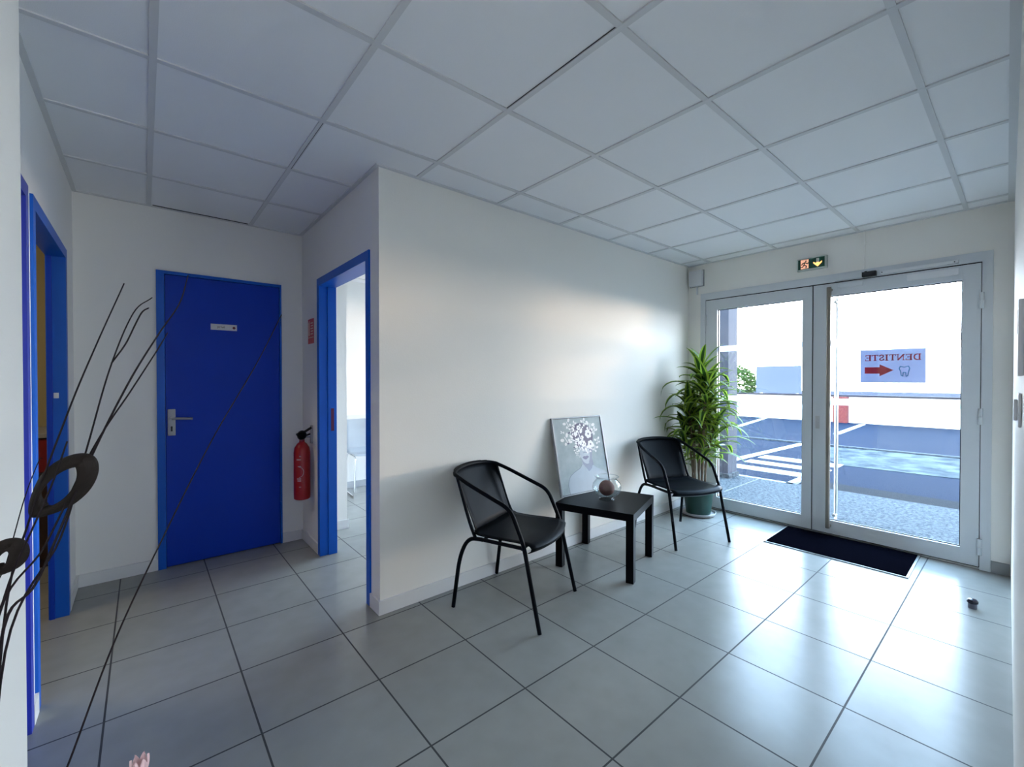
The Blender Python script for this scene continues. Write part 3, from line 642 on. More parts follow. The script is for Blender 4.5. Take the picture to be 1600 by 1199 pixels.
# hedge / bush
hb = empty('bush', (19.0, 8.1, GZ)); tag(hb, 'sunlit green bush behind the boundary wall', 'bush')
q = MB(); rnd = random.Random(3)
for i in range(2600):
    u, v_, w_ = rnd.gauss(0, 1), rnd.gauss(0, 1), rnd.gauss(0, 1); l = math.sqrt(u * u + v_ * v_ + w_ * w_); rr = rnd.uniform(.75, 1.05)
    c = Vector((19.0 + u / l * .7 * rr, 8.15 + v_ / l * 1.0 * rr, 1.1 + w_ / l * .8 * rr)); a = rnd.uniform(0, 6.28); e = rnd.uniform(-1, 1); s_ = rnd.uniform(.04, .09)
    A = Vector((math.cos(a), math.sin(a), e)).normalized() * s_; B = A.orthogonal().normalized() * s_ * .6
    q.add([c - A, c + B, c + A, c - B], [(0, 1, 2, 3)])
child(q, 'foliage', mat('bush_leaf', (0.03, 0.055, 0.008), 0.7, spec=.1, noise=.3, nscale=4, trans=.3), hb)
q = MB()
for k in range(5): q.tube([(19 + .05 * k, 8.1, GZ - .03), (19 + .2 * (k - 2), 8.1 + .15 * (k - 2), 1.2)], .03, 6)
child(q, 'trunk', mat('bark', (0.1, 0.07, 0.04), .9), hb)

# ================================================================== FURNITURE
# ---- chairs
def make_chair(name):
    e = empty(name)
    T = 0.0115
    # continuous tube: front leg, arm, back top, arm, front leg
    L = [(-.262, -.270, .004), (-.252, -.185, .40), (-.248, -.115, .585), (-.246, -.050, .635)]
    top = []
    for k in range(0, 13):
        t = k / 12; a = math.pi * t; top.append((-0.222 * math.cos(a), 0.275 + 0.075 * math.sin(a), 0.755 + 0.022 * math.sin(a)))
    legL = fillet([(-.262, -.270, .004), (-.250, -.175, .44), (-.247, -.100, .615)], .05) 
    armL = fillet([(-.247, -.100, .615), (-.244, 0.085, 0.682), (-.232, .240, .743), top[0]], .05)
    full = fillet([(-.262, -.270, .004), (-.250, -.172, .44), (-.247, -.092, .618), (-.240, .200, .728), (-.222, .276, .757)], .055)
    lower = [p for p in full if p.z <= 0.43]
    n = next(i for i, p in enumerate(full) if p.z > 0.43)
    cut = full[n - 1].lerp(full[n], (0.43 - full[n - 1].z) / (full[n].z - full[n - 1].z))
    mir = lambda pts: [Vector((-p.x, p.y, p.z)) for p in pts]
    for f_ in (lambda p: p, mir):
        q = MB(); q.tube(f_(full[:n] + [cut]), T, 12); q.build('leg', BLACKM, e, smooth=True)
    arm = [cut] + full[n:]
    topc = [Vector(p) for p in top[1:-1]]
    path = arm + topc + mir(arm)[::-1]
    q = MB(); q.tube(path, T, 12); q.build('arm_rail', BLACKM, e, smooth=True)
    for s_ in (-1, 1):
        q = MB(); q.tube(fillet([(s_ * .248, .285, .004), (s_ * .240, .245, .30), (s_ * .236, .190, .415), (s_ * .232, .10, .420)], .08, 8), T, 12); q.build('leg', BLACKM, e, smooth=True)
        q = MB(); q.tube([(s_ * .232, .10, .420), (s_ * .240, -.05, .421), (s_ * .249, -.170, .424)], T * .9, 10)
        q.tube(fillet([(s_ * .230, .145, .424), (s_ * .226, .185, .50), (s_ * .222, .272, .748)], .05), T * .85, 10)
        q.build('side_frame', BLACKM, e, smooth=True)
    q = MB()
    q.tube([(-.249, -.160, .418), (.249, -.160, .418)], T * .7, 8); q.tube([(-.232, .10, .414), (.232, .10, .414)], T * .7, 8); q.build('cross_bar', BLACKM, e, smooth=True)
    # seat sheet: flat with rolled-down front lip, flush into rising back edge
    sec = [(-.215, .392), (-.232, .404), (-.236, .420), (-.225, .434), (-.195, .441), (-.10, .440), (.03, .436), (.12, .438), (.165, .452)]
    q = MB(); n = 12; vs = []
    for (yy, zz) in sec:
        for i in range(n + 1):
            u = -1 + 2 * i / n; wd = .242 - .016 * (yy + .2); bow = -0.045 * (1 - u * u) if yy < -.15 else (-0.045 * (1 - u * u) * max(0, (-yy) / .2) if yy < 0 else 0)
            vs.append((u * wd, yy + bow + (0.02 if yy < -.15 else 0), zz + 0.006 * u * u))
    fs = [(i * (n + 1) + j, i * (n + 1) + j + 1, (i + 1) * (n + 1) + j + 1, (i + 1) * (n + 1) + j) for i in range(len(sec) - 1) for j in range(n)]
    q.add(vs, fs); o = q.build('seat', BLACKM, e, smooth=True); o.modifiers.new('t', 'SOLIDIFY').thickness = 0.004
    # back sheet, curved round
    q = MB(); vs = []; rows = 8
    for r_ in range(rows + 1):
        t = r_ / rows
        for i in range(n + 1):
            u = -1 + 2 * i / n; a = math.acos(-u)
            yb = .148 + (.283 - .148) * t; dep = (.018 + .062 * t) * math.sin(a); hw_ = .205 + .012 * t
            vs.append((u * hw_, yb + dep, .437 + (.768 - .437) * t + .022 * math.sin(a) * t))
    fs = [(i * (n + 1) + j, i * (n + 1) + j + 1, (i + 1) * (n + 1) + j + 1, (i + 1) * (n + 1) + j) for i in range(rows) for j in range(n)]
    q.add(vs, fs); o = q.build('backrest', BLACKM, e, smooth=True); o.modifiers.new('t', 'SOLIDIFY').thickness = 0.004
    return e
c1 = make_chair('armchair'); c1.location = (1.693, 1.962, 0); c1.rotation_euler.z = R(21.5)
tag(c1, 'black metal tube armchair left of the low black table', 'chair', 'black metal armchairs')
c2 = c1.copy(); COL.objects.link(c2)
for k in list(c1.children):
    kc = k.copy(); COL.objects.link(kc); kc.parent = c2
c2.location = (3.448, 1.892, 0); c2.rotation_euler.z = R(-21)
tag(c2, 'black metal tube armchair in front of the potted plant', 'chair', 'black metal armchairs')

# ---- low table
tb = empty('side_table', (2.56, 1.975, 0), R(19)); tag(tb, 'low square black table between the two armchairs', 'table')
q = MB(); q.box(-.275, .275, -.275, .275, .40, .45, bev=0.0015); q.build('table_top', BLACKW, tb)
for sx in (-1, 1):
    for sy in (-1, 1):
        q = MB(); x0, y0 = sx * .2495 - .025, sy * .2495 - .025; q.box(x0, x0 + .05, y0, y0 + .05, 0, .40, bev=0.0012); q.build('leg', BLACKW, tb)

# ---- glass bowl with a brown ball candle
bw = empty('glass_bowl', (2.55, 1.962, .45)); tag(bw, 'round clear glass bowl on the low black table', 'bowl')
outer = [(0, 0), (.046, 0), (.047, .004), (.040, .010), (.038, .018), (.060, .030), (.080, .052), (.087, .078), (.082, .104), (.068, .124), (.060, .134), (.064, .142), (.072, .148)]
inner = [(.069, .148), (.061, .142), (.057, .134), (.065, .123), (.079, .103), (.084, .078), (.077, .053), (.058, .033), (.036, .024), (0, .022)]
outer = [(a * 1.2, c * 1.12) for a, c in outer]; inner = [(a * 1.2, c * 1.12) for a, c in inner]
q = MB(); q.lathe(outer + inner, n=40); q.build('bowl_body', BOWLG, bw, smooth=True)
q = MB(); q.lathe([(.0690 * 1.2, .1478 * 1.12), (.0705 * 1.2, .1500 * 1.12), (.0725 * 1.2, .1490 * 1.12), (.0720 * 1.2, .1475 * 1.12)], n=40); q.build('rim', mat('glass_rim', (0.45, 0.5, 0.52), 0.15, spec=.8), bw, smooth=True)
q = MB(); n = 16; q.lathe([(0.056 * math.sin(math.pi * i / n), 0.0835 - 0.056 * math.cos(math.pi * i / n)) for i in range(n + 1)], n=28)
bc = q.build('ball_candle', mat('terracotta_wax', (0.17, 0.075, 0.065), 0.7, noise=.12, bump=.4, bscale=60), None, smooth=True); bc.location = (2.55, 1.962, .4495)
tag(bc, 'brown ball candle inside the glass bowl', 'candle')

# ---- framed picture leaning against the wall on the table
pw, ph, pd = 0.53, 0.585, 0.022
BLp = Vector((2.330, 2.192, .4515)); yaw = R(-4.5)
lean = math.asin((0.122) / ph)
ux = Vector((math.cos(yaw), math.sin(yaw), 0)); nb = Vector((-math.sin(yaw), math.cos(yaw), 0))
uz = (Vector((0, 0, 1)) * math.cos(lean) + nb * math.sin(lean)); un = ux.cross(uz) * -1     # un points back
pe = empty('framed_picture', BLp); tag(pe, 'framed print of a woman with butterflies over her head, leaning on the table', 'picture')
pe.rotation_mode = 'XYZ'
M3 = Matrix((ux, un, uz)).transposed(); pe.rotation_euler = M3.to_euler()
FRM = mat('silver_grey_frame', (0.30, 0.31, 0.33), 0.35, metal=.4); FRD = mat('dark_frame_edge', (0.05, 0.05, 0.055), .4)
q = MB(); fw_ = 0.008
q.box(0, fw_, 0, pd, 0, ph, bev=.001); q.box(pw - fw_, pw, 0, pd, 0, ph, bev=.001); q.box(fw_, pw - fw_, 0, pd, 0, fw_, bev=.001); q.box(fw_, pw - fw_, 0, pd, ph - fw_, ph, bev=.001)
q.build('frame', FRM, pe)
q = MB(); q.box(fw_, fw_ + .003, .0035, .006, fw_, ph - fw_); q.box(pw - fw_ - .003, pw - fw_, .0035, .006, fw_, ph - fw_); q.box(fw_, pw - fw_, .0035, .006, fw_, fw_ + .003); q.box(fw_, pw - fw_, .0035, .006, ph - fw_ - .003, ph - fw_)
q.build('inner_lip', FRD, pe)
PBG = noise_mat('print_background', (0.37, 0.43, 0.45), (0.47, 0.53, 0.54), 5, .5, 0.0)
PSK = mat('print_skin_light', (0.47, 0.53, 0.59), .5, noise=.08, nscale=14); PSH = mat('print_skin_shade', (0.27, 0.30, 0.40), .5, noise=.1, nscale=20)
PDK = mat('print_violet_dark', (0.10, 0.09, 0.17), .5); PWH = mat('print_white', (0.92, 0.90, 0.90), .45); PLP = mat('print_lips', (0.15, 0.15, 0.26), .5)
PLN = mat('print_outline', (0.20, 0.23, 0.30), .5)
q = MB(); q.box(fw_, pw - fw_, .006, pd - .002, fw_, ph - fw_, 0)
def P2(u, v): return (fw_ + u * (pw - 2 * fw_), fw_ + v * (ph - 2 * fw_))
def lay(poly, d, m): q.prism([P2(*p) for p in poly], .006 - d, .0062 - d + .0001, 'xz', m)
def smoothpoly(pts, n=5): return [(p.x, p.y) for p in interp([(a, b_, 0) for a, b_ in pts], n)]
# u,v: left->right, bottom->top
bust = smoothpoly([(.16, .0), (.15, .12), (.20, .22), (.30, .275), (.42, .315), (.475, .365), (.485, .44)], 4) + smoothpoly([(.69, .44), (.70, .35), (.76, .295), (.88, .25), (.97, .20), (.985, .10), (.985, 0)], 4)
lay(bust, .0002, 1)
q.stroke([P2(*p) for p in smoothpoly([(.16, .0), (.15, .12), (.20, .22), (.30, .275), (.42, .315), (.475, .365)], 4)], .0035, .0055, .0059, 'xz', 7)
lay(smoothpoly([(.485, .43), (.50, .36), (.56, .30), (.60, .26), (.66, .29), (.71, .34), (.695, .44)], 4), .0004, 2)
lay([(.50, .345), (.515, .35), (.585, .22), (.57, .215)], .0005, 1); lay([(.685, .33), (.70, .325), (.655, .22), (.64, .225)], .0005, 1)
face = smoothpoly([(.455, .60), (.455, .50), (.485, .43), (.54, .375), (.60, .36), (.66, .385), (.70, .45), (.72, .53), (.725, .60)], 5)
lay(face, .0006, 1)
lay(smoothpoly([(.66, .60), (.665, .50), (.645, .42), (.62, .37), (.67, .39), (.705, .45), (.725, .53), (.73, .60)], 4), .0008, 2)
lay(smoothpoly([(.50, .452), (.535, .468), (.565, .463), (.60, .470), (.635, .452), (.60, .43), (.565, .42), (.525, .432)], 3), .0010, 5)
lay([(.52, .515), (.56, .527), (.61, .517), (.60, .507), (.565, .512), (.53, .507)], .0010, 2)
lay(smoothpoly([(.42, .62), (.36, .70), (.34, .80), (.40, .88), (.52, .925), (.66, .90), (.76, .82), (.78, .72), (.74, .63), (.66, .575), (.56, .60), (.48, .58)], 4), .0011, 3)
rnd = random.Random(11)
lay(smoothpoly([(.45, .60), (.52, .625), (.60, .60), (.70, .63), (.71, .575), (.62, .555), (.52, .56)], 3), .0012, 2)
def butterfly(u, v, s, a, m=4, d=.0014, squash=1.0):
    for sd_ in (-1, 1):
        for (bx, by, w_, h_, ang) in ((.55, .35, .62, .40, .55), (.42, -.32, .40, .34, -.65)):
            pts = []
            for k in range(10):
                t = 2 * math.pi * k / 10; x = w_ * .5 * math.cos(t); y = h_ * .5 * math.sin(t)
                X_ = bx * .9 + x * math.cos(ang) - y * math.sin(ang); Y_ = by + x * math.sin(ang) + y * math.cos(ang)
                X_ *= sd_ * squash; pts.append((u + s * (X_ * math.cos(a) - Y_ * math.sin(a)), v + s * (X_ * math.sin(a) + Y_ * math.cos(a)) * .9))
            lay(pts, d + rnd.uniform(0, .0004), m)
    ca, sa = math.cos(a), math.sin(a)
    lay([(u - .06 * s * ca + .4 * s * sa, v - .06 * s * sa - .4 * s * ca), (u + .06 * s * ca + .4 * s * sa, v + .06 * s * sa - .4 * s * ca), (u + .05 * s * ca - .4 * s * sa, v + .05 * s * sa + .4 * s * ca), (u - .05 * s * ca - .4 * s * sa, v - .05 * s * sa + .4 * s * ca)], d + .0006, m)
def flower(u, v, s, m=4, d=.0015):
    for k in range(6):
        a = k * math.pi / 3 + .2; cx, cy = u + s * .55 * math.cos(a), v + s * .5 * math.sin(a)
        lay([(cx + s * .42 * math.cos(t * math.pi / 4), cy + s * .38 * math.sin(t * math.pi / 4)) for t in range(8)], d + .00005 * k, m)
    lay([(u + s * .24 * math.cos(t * math.pi / 4), v + s * .22 * math.sin(t * math.pi / 4)) for t in range(8)], d + .0005, 3)
for (u, v, s, a, sq) in ((.34, .925, .085, .5, 1), (.47, .915, .075, -.6, .5), (.68, .93, .09, .4, .6), (.80, .87, .10, -.3, 1), (.27, .715, .10, .6, 1), (.22, .82, .06, 1.4, .35), (.46, .80, .09, -.5, .7), (.92, .66, .07, .3, .9),
        (.55, .76, .11, .3, .9), (.42, .70, .13, 1.2, .5), (.56, .68, .12, -1.3, .35), (.88, .80, .10, -.7, .45), (.52, .60, .09, .4, 1), (.63, .575, .08, -.3, 1), (.70, .545, .07, .2, 1), (.84, .56, .08, -.5, .8), (.76, .60, .07, .8, .9), (.44, .555, .045, .3, 1), (.45, .51, .03, 0, 1), (.50, .475, .022, 0, 1), (.60, .86, .07, 1.0, .8), (.40, .84, .06, .2, .8)):
    butterfly(u - .05, v - .005, s * 1.25, a, squash=sq)
flower(.69, .765, .075); flower(.71, .62, .065); flower(.58, .63, .04); flower(.50, .86, .04)
for (u, v, w_) in ((.30, .80, .05), (.26, .66, .035), (.38, .60, .04), (.36, .87, .05)):
    lay([(u - w_, v), (u, v + .012), (u + w_, v + .02), (u, v - .012)], .0012, 3)
q.build('print', [PBG, PSK, PSH, PDK, PWH, PLP, PLN, PLN], pe)

# ---- door mat, door stop
mt = empty('door_mat', (4.115, .945, 0), R(0.7)); tag(mt, 'black door mat in front of the entrance doors', 'door mat')
q = MB(); q.box(-.262, .262, -.425, .425, .0005, .012, bev=.003); q.build('pile', MATB, mt)
q = MB()
for a in ((-.275, .275, -.438, -.425), (-.275, .275, .425, .438), (-.275, -.262, -.425, .425), (.262, .275, -.425, .425)): q.box(*a, .0005, .007)
q.build('edge_strip', MATRIM, mt)
ds = empty('door_stop', (3.635, .200, 0)); tag(ds, 'small dark floor door stop near the right wall', 'door stop')
q = MB(); q.lathe([(0, 0), (.019, 0), (.019, .030), (0, .030)], n=20); q.build('base', mat('clear_grey_base', (0.10, 0.10, 0.13), .4), ds, smooth=True)
q = MB(); q.lathe([(.019, .028), (.024, .032), (.024, .044), (.018, .051), (0, .054)], n=20); q.build('rubber_cap', mat('purple_black_rubber', (0.012, 0.008, 0.02), .25), ds, smooth=True)

# ---- fire extinguisher, sign, bracket
fx, fy = 0.925, 3.60
fe = empty('fire_extinguisher', (fx, fy, .40)); tag(fe, 'red fire extinguisher hanging beside the corridor doorway', 'fire extinguisher')
q = MB(); q.lathe([(0, 0), (.050, 0), (.057, .006), (.058, .02), (.058, .355), (.052, .395), (.034, .425), (.020, .437), (.018, .47), (0, .47)], n=32); q.build('cylinder', RED, fe, smooth=True)
q = MB(); q.lathe([(0, .465), (.017, .465), (.020, .48), (.016, .50), (0, .50)], n=16); q.build('valve', mat('dark_red_valve', (0.12, 0.01, 0.015), .35, metal=.3), fe, smooth=True)
q = MB(); q.tube(fillet([(-.02, .008, .500), (.012, -.012, .512), (.055, -.050, .548)], .02), .009, 8, flat=.6); q.tube(fillet([(0, -.003, .488), (.022, -.022, .486), (.048, -.046, .500)], .02), .007, 8, flat=.6); q.build('lever', BLACKP, fe, smooth=True)
q = MB(); q.M = Matrix.Translation((-.040, -.012, .500)) @ Matrix.Rotation(R(10), 4, 'Z')
q.lathe([(0, -.01), (.010, -.01), (.014, -.04), (.033, -.085), (.036, -.086), (.034, -.082), (.016, -.045), (0, -.035)], n=24, axis='y')
q.tube([(0, -.012, 0), (.04, .006, 0)], .009, 10); q.build('discharge_horn', BLACKP, fe, smooth=True)
LBL = mat('label_print', (0.45, 0.32, 0.34), .5)
q = MB()
def cyl_pt(a, z): return (math.cos(a) * .0586, math.sin(a) * .0586, z)
def cyl_patch(a0, a1, z0, z1):
    n = max(1, int((a1 - a0) / .12)); vs = [cyl_pt(a0 + (a1 - a0) * i / n, z) for z in (z0, z1) for i in range(n + 1)]
    q.add(vs, [(i, i + 1, n + 2 + i, n + 1 + i) for i in range(n)])
A0 = R(-112)
for k, (z, l, hgt) in enumerate(((.305, .55, .010), (.255, .4, .006), (.160, .5, .010), (.145, .45, .009), (.10, .25, .005), (.33, .2, .008))): cyl_patch(A0 - l, A0 - l + l, z, z + hgt)
for k in range(14):                                        # thin ring mark
    t0 = math.pi * (-.5 + k / 14.0); t1 = math.pi * (-.5 + (k + 1) / 14.0)
    q.add([cyl_pt(A0 - .25 + .55 * math.cos(t0), .215 + .038 * math.sin(t0)), cyl_pt(A0 - .25 + .60 * math.cos(t0), .215 + .041 * math.sin(t0)), cyl_pt(A0 - .25 + .60 * math.cos(t1), .215 + .041 * math.sin(t1)), cyl_pt(A0 - .25 + .55 * math.cos(t1), .215 + .038 * math.sin(t1))], [(0, 1, 2, 3)])
q.build('label_marks', LBL, fe)
q = MB(); q.box(.062, .0765, -.015, .015, .42, .56, bev=.001); q.tube([(.068, 0, .47), (.012, 0, .475)], .005, 8); q.build('wall_bracket', GREYP, fe)
es = empty('extinguisher_sign', (XC - .002, 3.62, 1.69)); tag(es, 'small red fire extinguisher sign above the extinguisher', 'sign')
q = MB(); q.box(XC - .003, XC - .0005, 3.548, 3.695, 1.597, 1.790); child(q, 'panel', REDS, es)
q = MB(); X = XC - .0038
q.box(X, X + .0006, 3.655, 3.675, 1.66, 1.765); q.box(X, X + .0006, 3.652, 3.662, 1.765, 1.775); 
for k in range(5): q.box(X, X + .0006, 3.565 + .0 * k, 3.625 - .006 * (k % 2), 1.668 + k * .021, 1.676 + k * .021)
q.box(X, X + .0006, 3.552, 3.690, 1.643, 1.647)
child(q, 'printed_marks', CREAM, es)

# ---- wall panel and switch on right wall (seen edge on)
ang = math.atan2(.080, 3.911)
def on_right(name, x, z, w_, h_, t_, label, cat, m):
    e = empty(name, (x, y_south(x) + .0005, z), ang); tag(e, label, cat)
    q = MB(); q.box(-w_ / 2, w_ / 2, 0, t_, -h_ / 2, h_ / 2, bev=.003); q.build('cover', m, e, smooth=True); return e, w_, h_, t_
e, *_ = on_right('thermostat', 1.44, 1.405, 0.11, .16, .009, 'flat grey control panel edge on at the right wall', 'control panel', WHITEP)
q = MB(); q.box(-.03, .03, .009, .0100, .01, .06); q.build('display', GREYP, e)
e, *_ = on_right('light_switch', 1.60, 1.245, .08, .08, .006, 'white light switch below the panel on the right wall', 'light switch', WHITEP)
q = MB(); q.box(-.025, .025, .006, .013, -.025, .025, bev=.003); q.build('rocker', WHITEP, e, smooth=True)

# ---- potted dracaena
pl_ = empty('potted_dracaena', (4.13, 2.075, 0)); tag(pl_, 'tall leafy green dracaena in a dark green pot by the entrance', 'potted plant')
q = MB(); q.lathe([(0, .004), (.120, .004), (.150, .010), (.160, .032), (.155, .034), (.145, .016), (.10, .012), (0, .012)], n=36); q.build('saucer', mat('grey_saucer', (0.40, 0.38, 0.37), .4), pl_, smooth=True)
q = MB(); q.lathe([(0, .014), (.105, .014), (.112, .020), (.138, .235), (.146, .238), (.147, .262), (.138, .262), (.130, .235), (0, .232)], n=36); q.build('pot', mat('dark_green_pot', (0.003, 0.036, 0.027), .35, noise=.05), pl_, smooth=True)
q = MB(); q.lathe([(0, .246), (.08, .243), (.128, .238)], n=24); q.build('soil', noise_mat('potting_soil', (0.02, 0.014, 0.01), (0.05, 0.035, 0.025), 90), pl_)
LGD = mat('dracaena_leaf_dark', (0.020, 0.062, 0.010), .38, spec=.5, noise=.35, nscale=18, trans=.25)
LGL = mat('dracaena_leaf_lime', (0.24, 0.36, 0.04), .38, spec=.5, noise=.25, nscale=18, trans=.35)
CANE = mat('dracaena_cane', (0.17, 0.12, 0.08), .8, noise=.35, nscale=40, bump=.6, bscale=60)
rnd = random.Random(21)
ox, oy = 4.13, 2.075
def leaf(q, base, az, e0, length, width, droop, twist=0):
    n = 9; p = Vector(base); el = e0; side = Vector((-math.sin(az), math.cos(az), 0)); rows = []
    for i in range(n + 1):
        t = i / n
        w_ = width * (0.45 + 1.35 * t) if t < .35 else width * (0.92 * max(0, 1 - ((t - .35) / .65) ** 1.7) + .004)
        dv = Vector((math.cos(az) * math.cos(el), math.sin(az) * math.cos(el), math.sin(el)))
        up_ = side.cross(dv) * -1
        if up_.z < 0: up_ = -up_
        rows.append([p + side * w_ * k + up_ * (abs(k) * w_ * .35) for k in (-1, -.45, 0, .45, 1)])
        p = p + dv * (length / n); el -= droop / n * (0.5 + 1.3 * t)
    vs = []
    for r_ in rows:
        for v in r_:
            x = min(v.x, XE - .065 - ox); y = min(v.y, YW - .025 - oy); vs.append((x, y, v.z))
    for i in range(n):
        for k in range(4):
            a = i * 5 + k; q.f.append(tuple(len(q.v) + z for z in (a, a + 1, a + 6, a + 5))); q.m.append(1 if k in (0, 3) else 0)
    q.v += vs
# stems: (dx, dy, top z, lean)  picture-left is (-.764,.645), picture-right is (.764,-.645)
lft = Vector((-.764, .645, 0)); frn = Vector((-.645, -.764, 0))
stems = [(0.02, 0.0, 1.43, 34, 1.0), (0.085, -.01, 1.16, 30, 1.0), (-.085, .01, 1.08, 28, .95), (.03, .05, 1.27, 28, 1.0), (-.03, -.03, .97, 26, .95), (.11, .03, .90, 24, .9), (-.10, -.02, .80, 18, .9), (.06, -.05, .82, 18, .85)]
for (l_, f_, zt, nl, sc) in stems:
    b0 = (-lft) * (l_ * .55) * -1 * -1 + frn * f_; b0 = lft * (-l_ * .5) + frn * f_ * .8
    t0 = lft * (-l_ * 1.25) + frn * (f_ * 1.6)
    pts = interp([(b0.x, b0.y, .235), (b0.x * 1.1 + rnd.uniform(-.01, .01), b0.y * 1.1 + rnd.uniform(-.01, .01), .5), ((b0.x + t0.x) / 2, (b0.y + t0.y) / 2, .5 + (zt - .5) * .5), (t0.x, t0.y, zt)], 5)
    q = MB(); q.tube(pts, [.011 + .003 * math.sin(i * 1.7) for i in range(len(pts))], 8); q.build('stem', CANE, pl_, smooth=True)
    q = MB()
    for i in range(nl):
        t = i / nl; z = zt - .34 * (1 - t) + .015
        base = Vector((t0.x, t0.y, z)); az = i * 2.39996 + rnd.uniform(-.3, .3)
        # bias away from the two walls
        d_ = Vector((math.cos(az), math.sin(az))); w_ = 1.0
        if d_.x > .25 and d_.y > -.2: w_ = .62
        elif d_.y > .55: w_ = .75
        e0 = R(12 + 60 * t ** 1.5) + rnd.uniform(-.12, .12)
        leaf(q, base, az, e0, (rnd.uniform(.30, .44)) * sc * w_ * (1 - .25 * t ** 3), rnd.uniform(.030, .046), R(rnd.uniform(55, 125)) * (1 - .5 * t))
    q.build('foliage', [LGD, LGL], pl_, smooth=True)
# a few long hanging outer leaves
q = MB()
for (s_, z, az_off, ln) in ((1, .98, .1, .42), (1, .86, -.2, .36), (1, 1.22, .0, .40), (-1, 1.30, .1, .36), (-1, .98, -.2, .36), (-1, .82, .1, .34), (1, 1.10, .3, .40), (-1, 1.14, .2, .40)):
    base = lft * (.03 * s_); dv = lft * s_; az = math.atan2(dv.y, dv.x) + az_off
    leaf(q, (base.x, base.y, z), az, R(35), ln * 1.1, .038, R(128))
q.build('foliage', [LGD, LGL], pl_, smooth=True)

# ---- dried stems in a vase (foreground left)
STEMM = mat('dried_stem_brown', (0.008, 0.004, 0.005), .7, spec=.15, noise=.3, nscale=60); PODM = mat('dried_pod_brown', (0.012, 0.008, 0.006), .75, spec=.15, noise=.35, nscale=50, bump=.8, bscale=120)
cam_o = Vector((0, 0, HCAM))
def at(px, py, y):                                     # measured picture point at world depth y
    d_ = fw + rt2 * ((px - 800) / FPX) - up2 * ((py - 599.5) / FPX); return cam_o + d_ * (y / d_.y)
VY = .72; VX = -.135
plinth = empty('plinth', (VX, VY, 0)); tag(plinth, 'white plinth carrying the vase below the frame', 'plinth')
q = MB(); q.box(-.062, .10, -.10, .10, 0, .50, bev=.003); q.build('body', WHITEP, plinth)
q = MB(); q.box(-.064, .105, -.105, .105, .50, .52, bev=.003); q.build('top', WHITEP, plinth)
vz = tag(MB().lathe([(0, 0), (.036, 0), (.048, .03), (.054, .08), (.042, .14), (.028, .18), (.032, .20), (.029, .20), (.025, .18), (.038, .14), (.048, .08), (.042, .03), (0, .012)], n=28).build('vase', mat('white_vase', (0.6, 0.6, 0.58), .3), smooth=True), 'pale vase holding the dried stems', 'vase')
vz.location = (VX, VY, .5205)
mouth = Vector((VX, VY, .70))
def stem(pts, r0, r1, label, fork=None, ring=None):
    P = interp([(mouth.x, mouth.y, .545), (mouth.x, mouth.y, .71)] + [tuple(p) for p in pts], 8); n = len(P)
    q = MB(); q.tube(P, [(r0 + (r1 - r0) * i / (n - 1)) * .8 for i in range(n)], 6)
    for fk in (fork or []): F = interp([tuple(p) for p in fk], 6); q.tube(F, [r1 * 1.2] * (len(F) - 1) + [r1 * .5], 6)
    e = q.build('dried_twig', STEMM, None, smooth=True); tag(e, label, 'dried stem', 'dried stems')
    return e
D = VY
stem([at(5, 985, D), at(48, 806, D), at(108, 640, D), at(150, 540, D), at(194, 443, D)], .0017, .0008, 'tall straight dried stem left of the forked one')
stem([at(8, 1020, D + .01), at(95, 840, D + .01), at(136, 700, D + .01), at(172, 575, D + .01), at(208, 490, D + .01), at(238, 465, D + .01)], .0018, .0007, 'dried stem with a forked curving tip',
     fork=[[at(174, 568, D + .01), at(196, 538, D + .01), at(211, 508, D + .01), at(222, 488, D + .01), at(233, 481, D + .01)]])
stem([at(0, 1012, D - .01), at(60, 905, D - .01), at(140, 720, D - .01), at(200, 600, D - .01), at(246, 525, D - .01), at(280, 475, D - .01), at(294, 430, D - .01)], .0022, .0007, 'thick dried stem crossing the blue door edge with pale tip')
stem([at(-10, 1000, D), at(72, 850, D), at(146, 700, D), at(205, 610, D), at(244, 550, D), at(262, 520, D)], .0016, .0008, 'thin dried stem just under the thick one')
stem([at(-30, 1010, D + .02), at(10, 880, D + .02), at(38, 780, D + .02), at(60, 722, D + .02), at(66, 716, D + .02)], .0009, .0005, 'hair thin dried stem over the bright wall')
stem([at(-22, 1040, D - .02), at(5, 940, D - .02), at(24, 885, D - .02), at(40, 850, D - .02), at(80, 760, D - .02), at(105, 690, D - .02)], .0016, .0010, 'short dried stem behind the small pod ring')
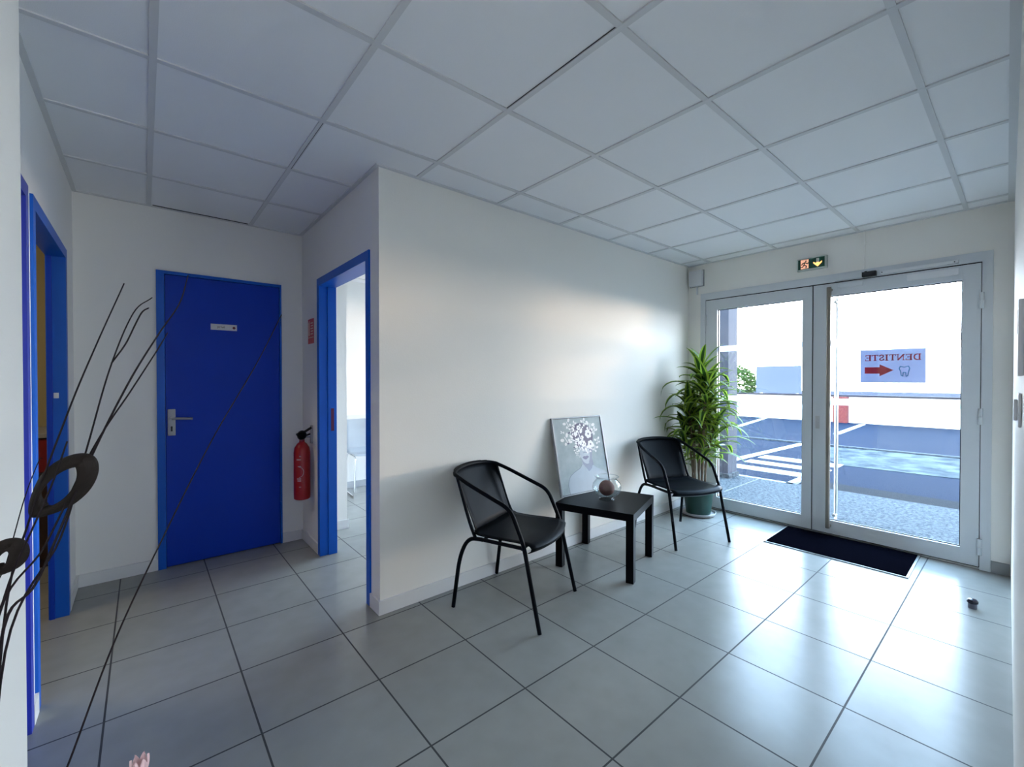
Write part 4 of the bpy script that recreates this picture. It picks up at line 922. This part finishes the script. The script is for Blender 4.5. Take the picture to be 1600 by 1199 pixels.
# long straight one leaning right, rising from the vase mouth
stem([at(60, 1305, D + .0), at(105, 1199, D + .02), at(178, 1005, D + .04), at(250, 850, D + .06), at(330, 690, D + .08), at(400, 570, D + .10), at(440, 492, D + .12)], .0017, .0009, 'long straight dried stem leaning right across the blue door')
def pod(c, axis_px, a, bb_, w_, label, dd):
    # curled ribbon ring around the stem: ellipse a (along) x b (across), ribbon width w
    ax = (rt2 * axis_px[0] + up2 * axis_px[1]).normalized(); ay = fw.cross(ax).normalized(); az = fw
    tilt = Matrix.Rotation(R(24), 3, ax)
    ay, az = tilt @ ay, tilt @ az
    q = MB(); n = 48; vs = []; 
    for i in range(n):
        t = 2 * math.pi * i / n
        th = .0065 + .0095 * (abs(math.cos(t)) ** 2)            # thickness in ring plane, thick ends
        ww = w_ * (.55 + .45 * math.cos(t - .4) ** 2)
        for (k, j) in ((-1, -1), (1, -1), (1, 1), (-1, 1)):
            rr = 1.0
            ca, sa = math.cos(t), math.sin(t)
            base = ax * (a * ca) + ay * (bb_ * sa); nrm = (ax * (ca / a) + ay * (sa / bb_)).normalized()
            vs.append(c + base - nrm * th * (0.5 + .5 * k) + az * ww * .5 * j + ay * (0.006 * j * math.sin(t)))
    fs = [(i * 4 + k, i * 4 + (k + 1) % 4, ((i + 1) % n) * 4 + (k + 1) % 4, ((i + 1) % n) * 4 + k) for i in range(n) for k in range(4)]
    q.add(vs, fs); o = q.build('dried_pod', PODM, None, smooth=True)
    md = o.modifiers.new('s', 'SUBSURF'); md.levels = 1; md.render_levels = 2
    tag(o, label, 'dried pod', 'dried pods'); return o
pod(at(97, 759, D), (.62, .70), 0.046, .0205, .028, 'large dark curled pod ring threaded on the dried stems', D)
pod(at(9, 871, D), (.50, .78), 0.024, .0135, .018, 'small curled pod ring cut by the left edge of the picture', D)
# pale pink blossom poking up at the bottom edge
q = MB(); tip = at(218, 1189, .62)
st = interp([(mouth.x + .01, mouth.y - .005, .56), (mouth.x + .012, mouth.y - .008, .715), tuple(tip + Vector((-.03, .01, -.05))), tuple(tip + Vector((0, 0, -.02)))], 6)
fl_ = empty('pink_blossom', tip); tag(fl_, 'pale pink blossom tip at the bottom edge of the picture', 'flower')
q.tube([p - tip for p in st], .0015, 6); q.build('stalk', mat('green_stem', (0.05, 0.10, 0.03), .6), fl_, smooth=True)
q = MB()
for k in range(6):
    a = k * math.pi / 3; n = 6; vs = []
    for i in range(n + 1):
        t = i / n; w_ = .005 * math.sin(math.pi * min(1, t * .9 + .08)); r_ = .002 + .0045 * math.sin(t * 1.9)
        c = Vector((r_ * math.cos(a), r_ * math.sin(a), -.022 + .026 * t)); sd_ = Vector((-math.sin(a), math.cos(a), 0))
        vs += [c - sd_ * w_, c + Vector((math.cos(a), math.sin(a), 0)) * .002, c + sd_ * w_]
    q.add(vs, [(i * 3 + j, i * 3 + j + 1, i * 3 + j + 4, i * 3 + j + 3) for i in range(n) for j in range(2)])
q.build('petals', mat('pale_pink_petal', (0.62, 0.42, 0.42), .5, trans=.3, noise=.1), fl_, smooth=True)
bpy.context.view_layer.update()
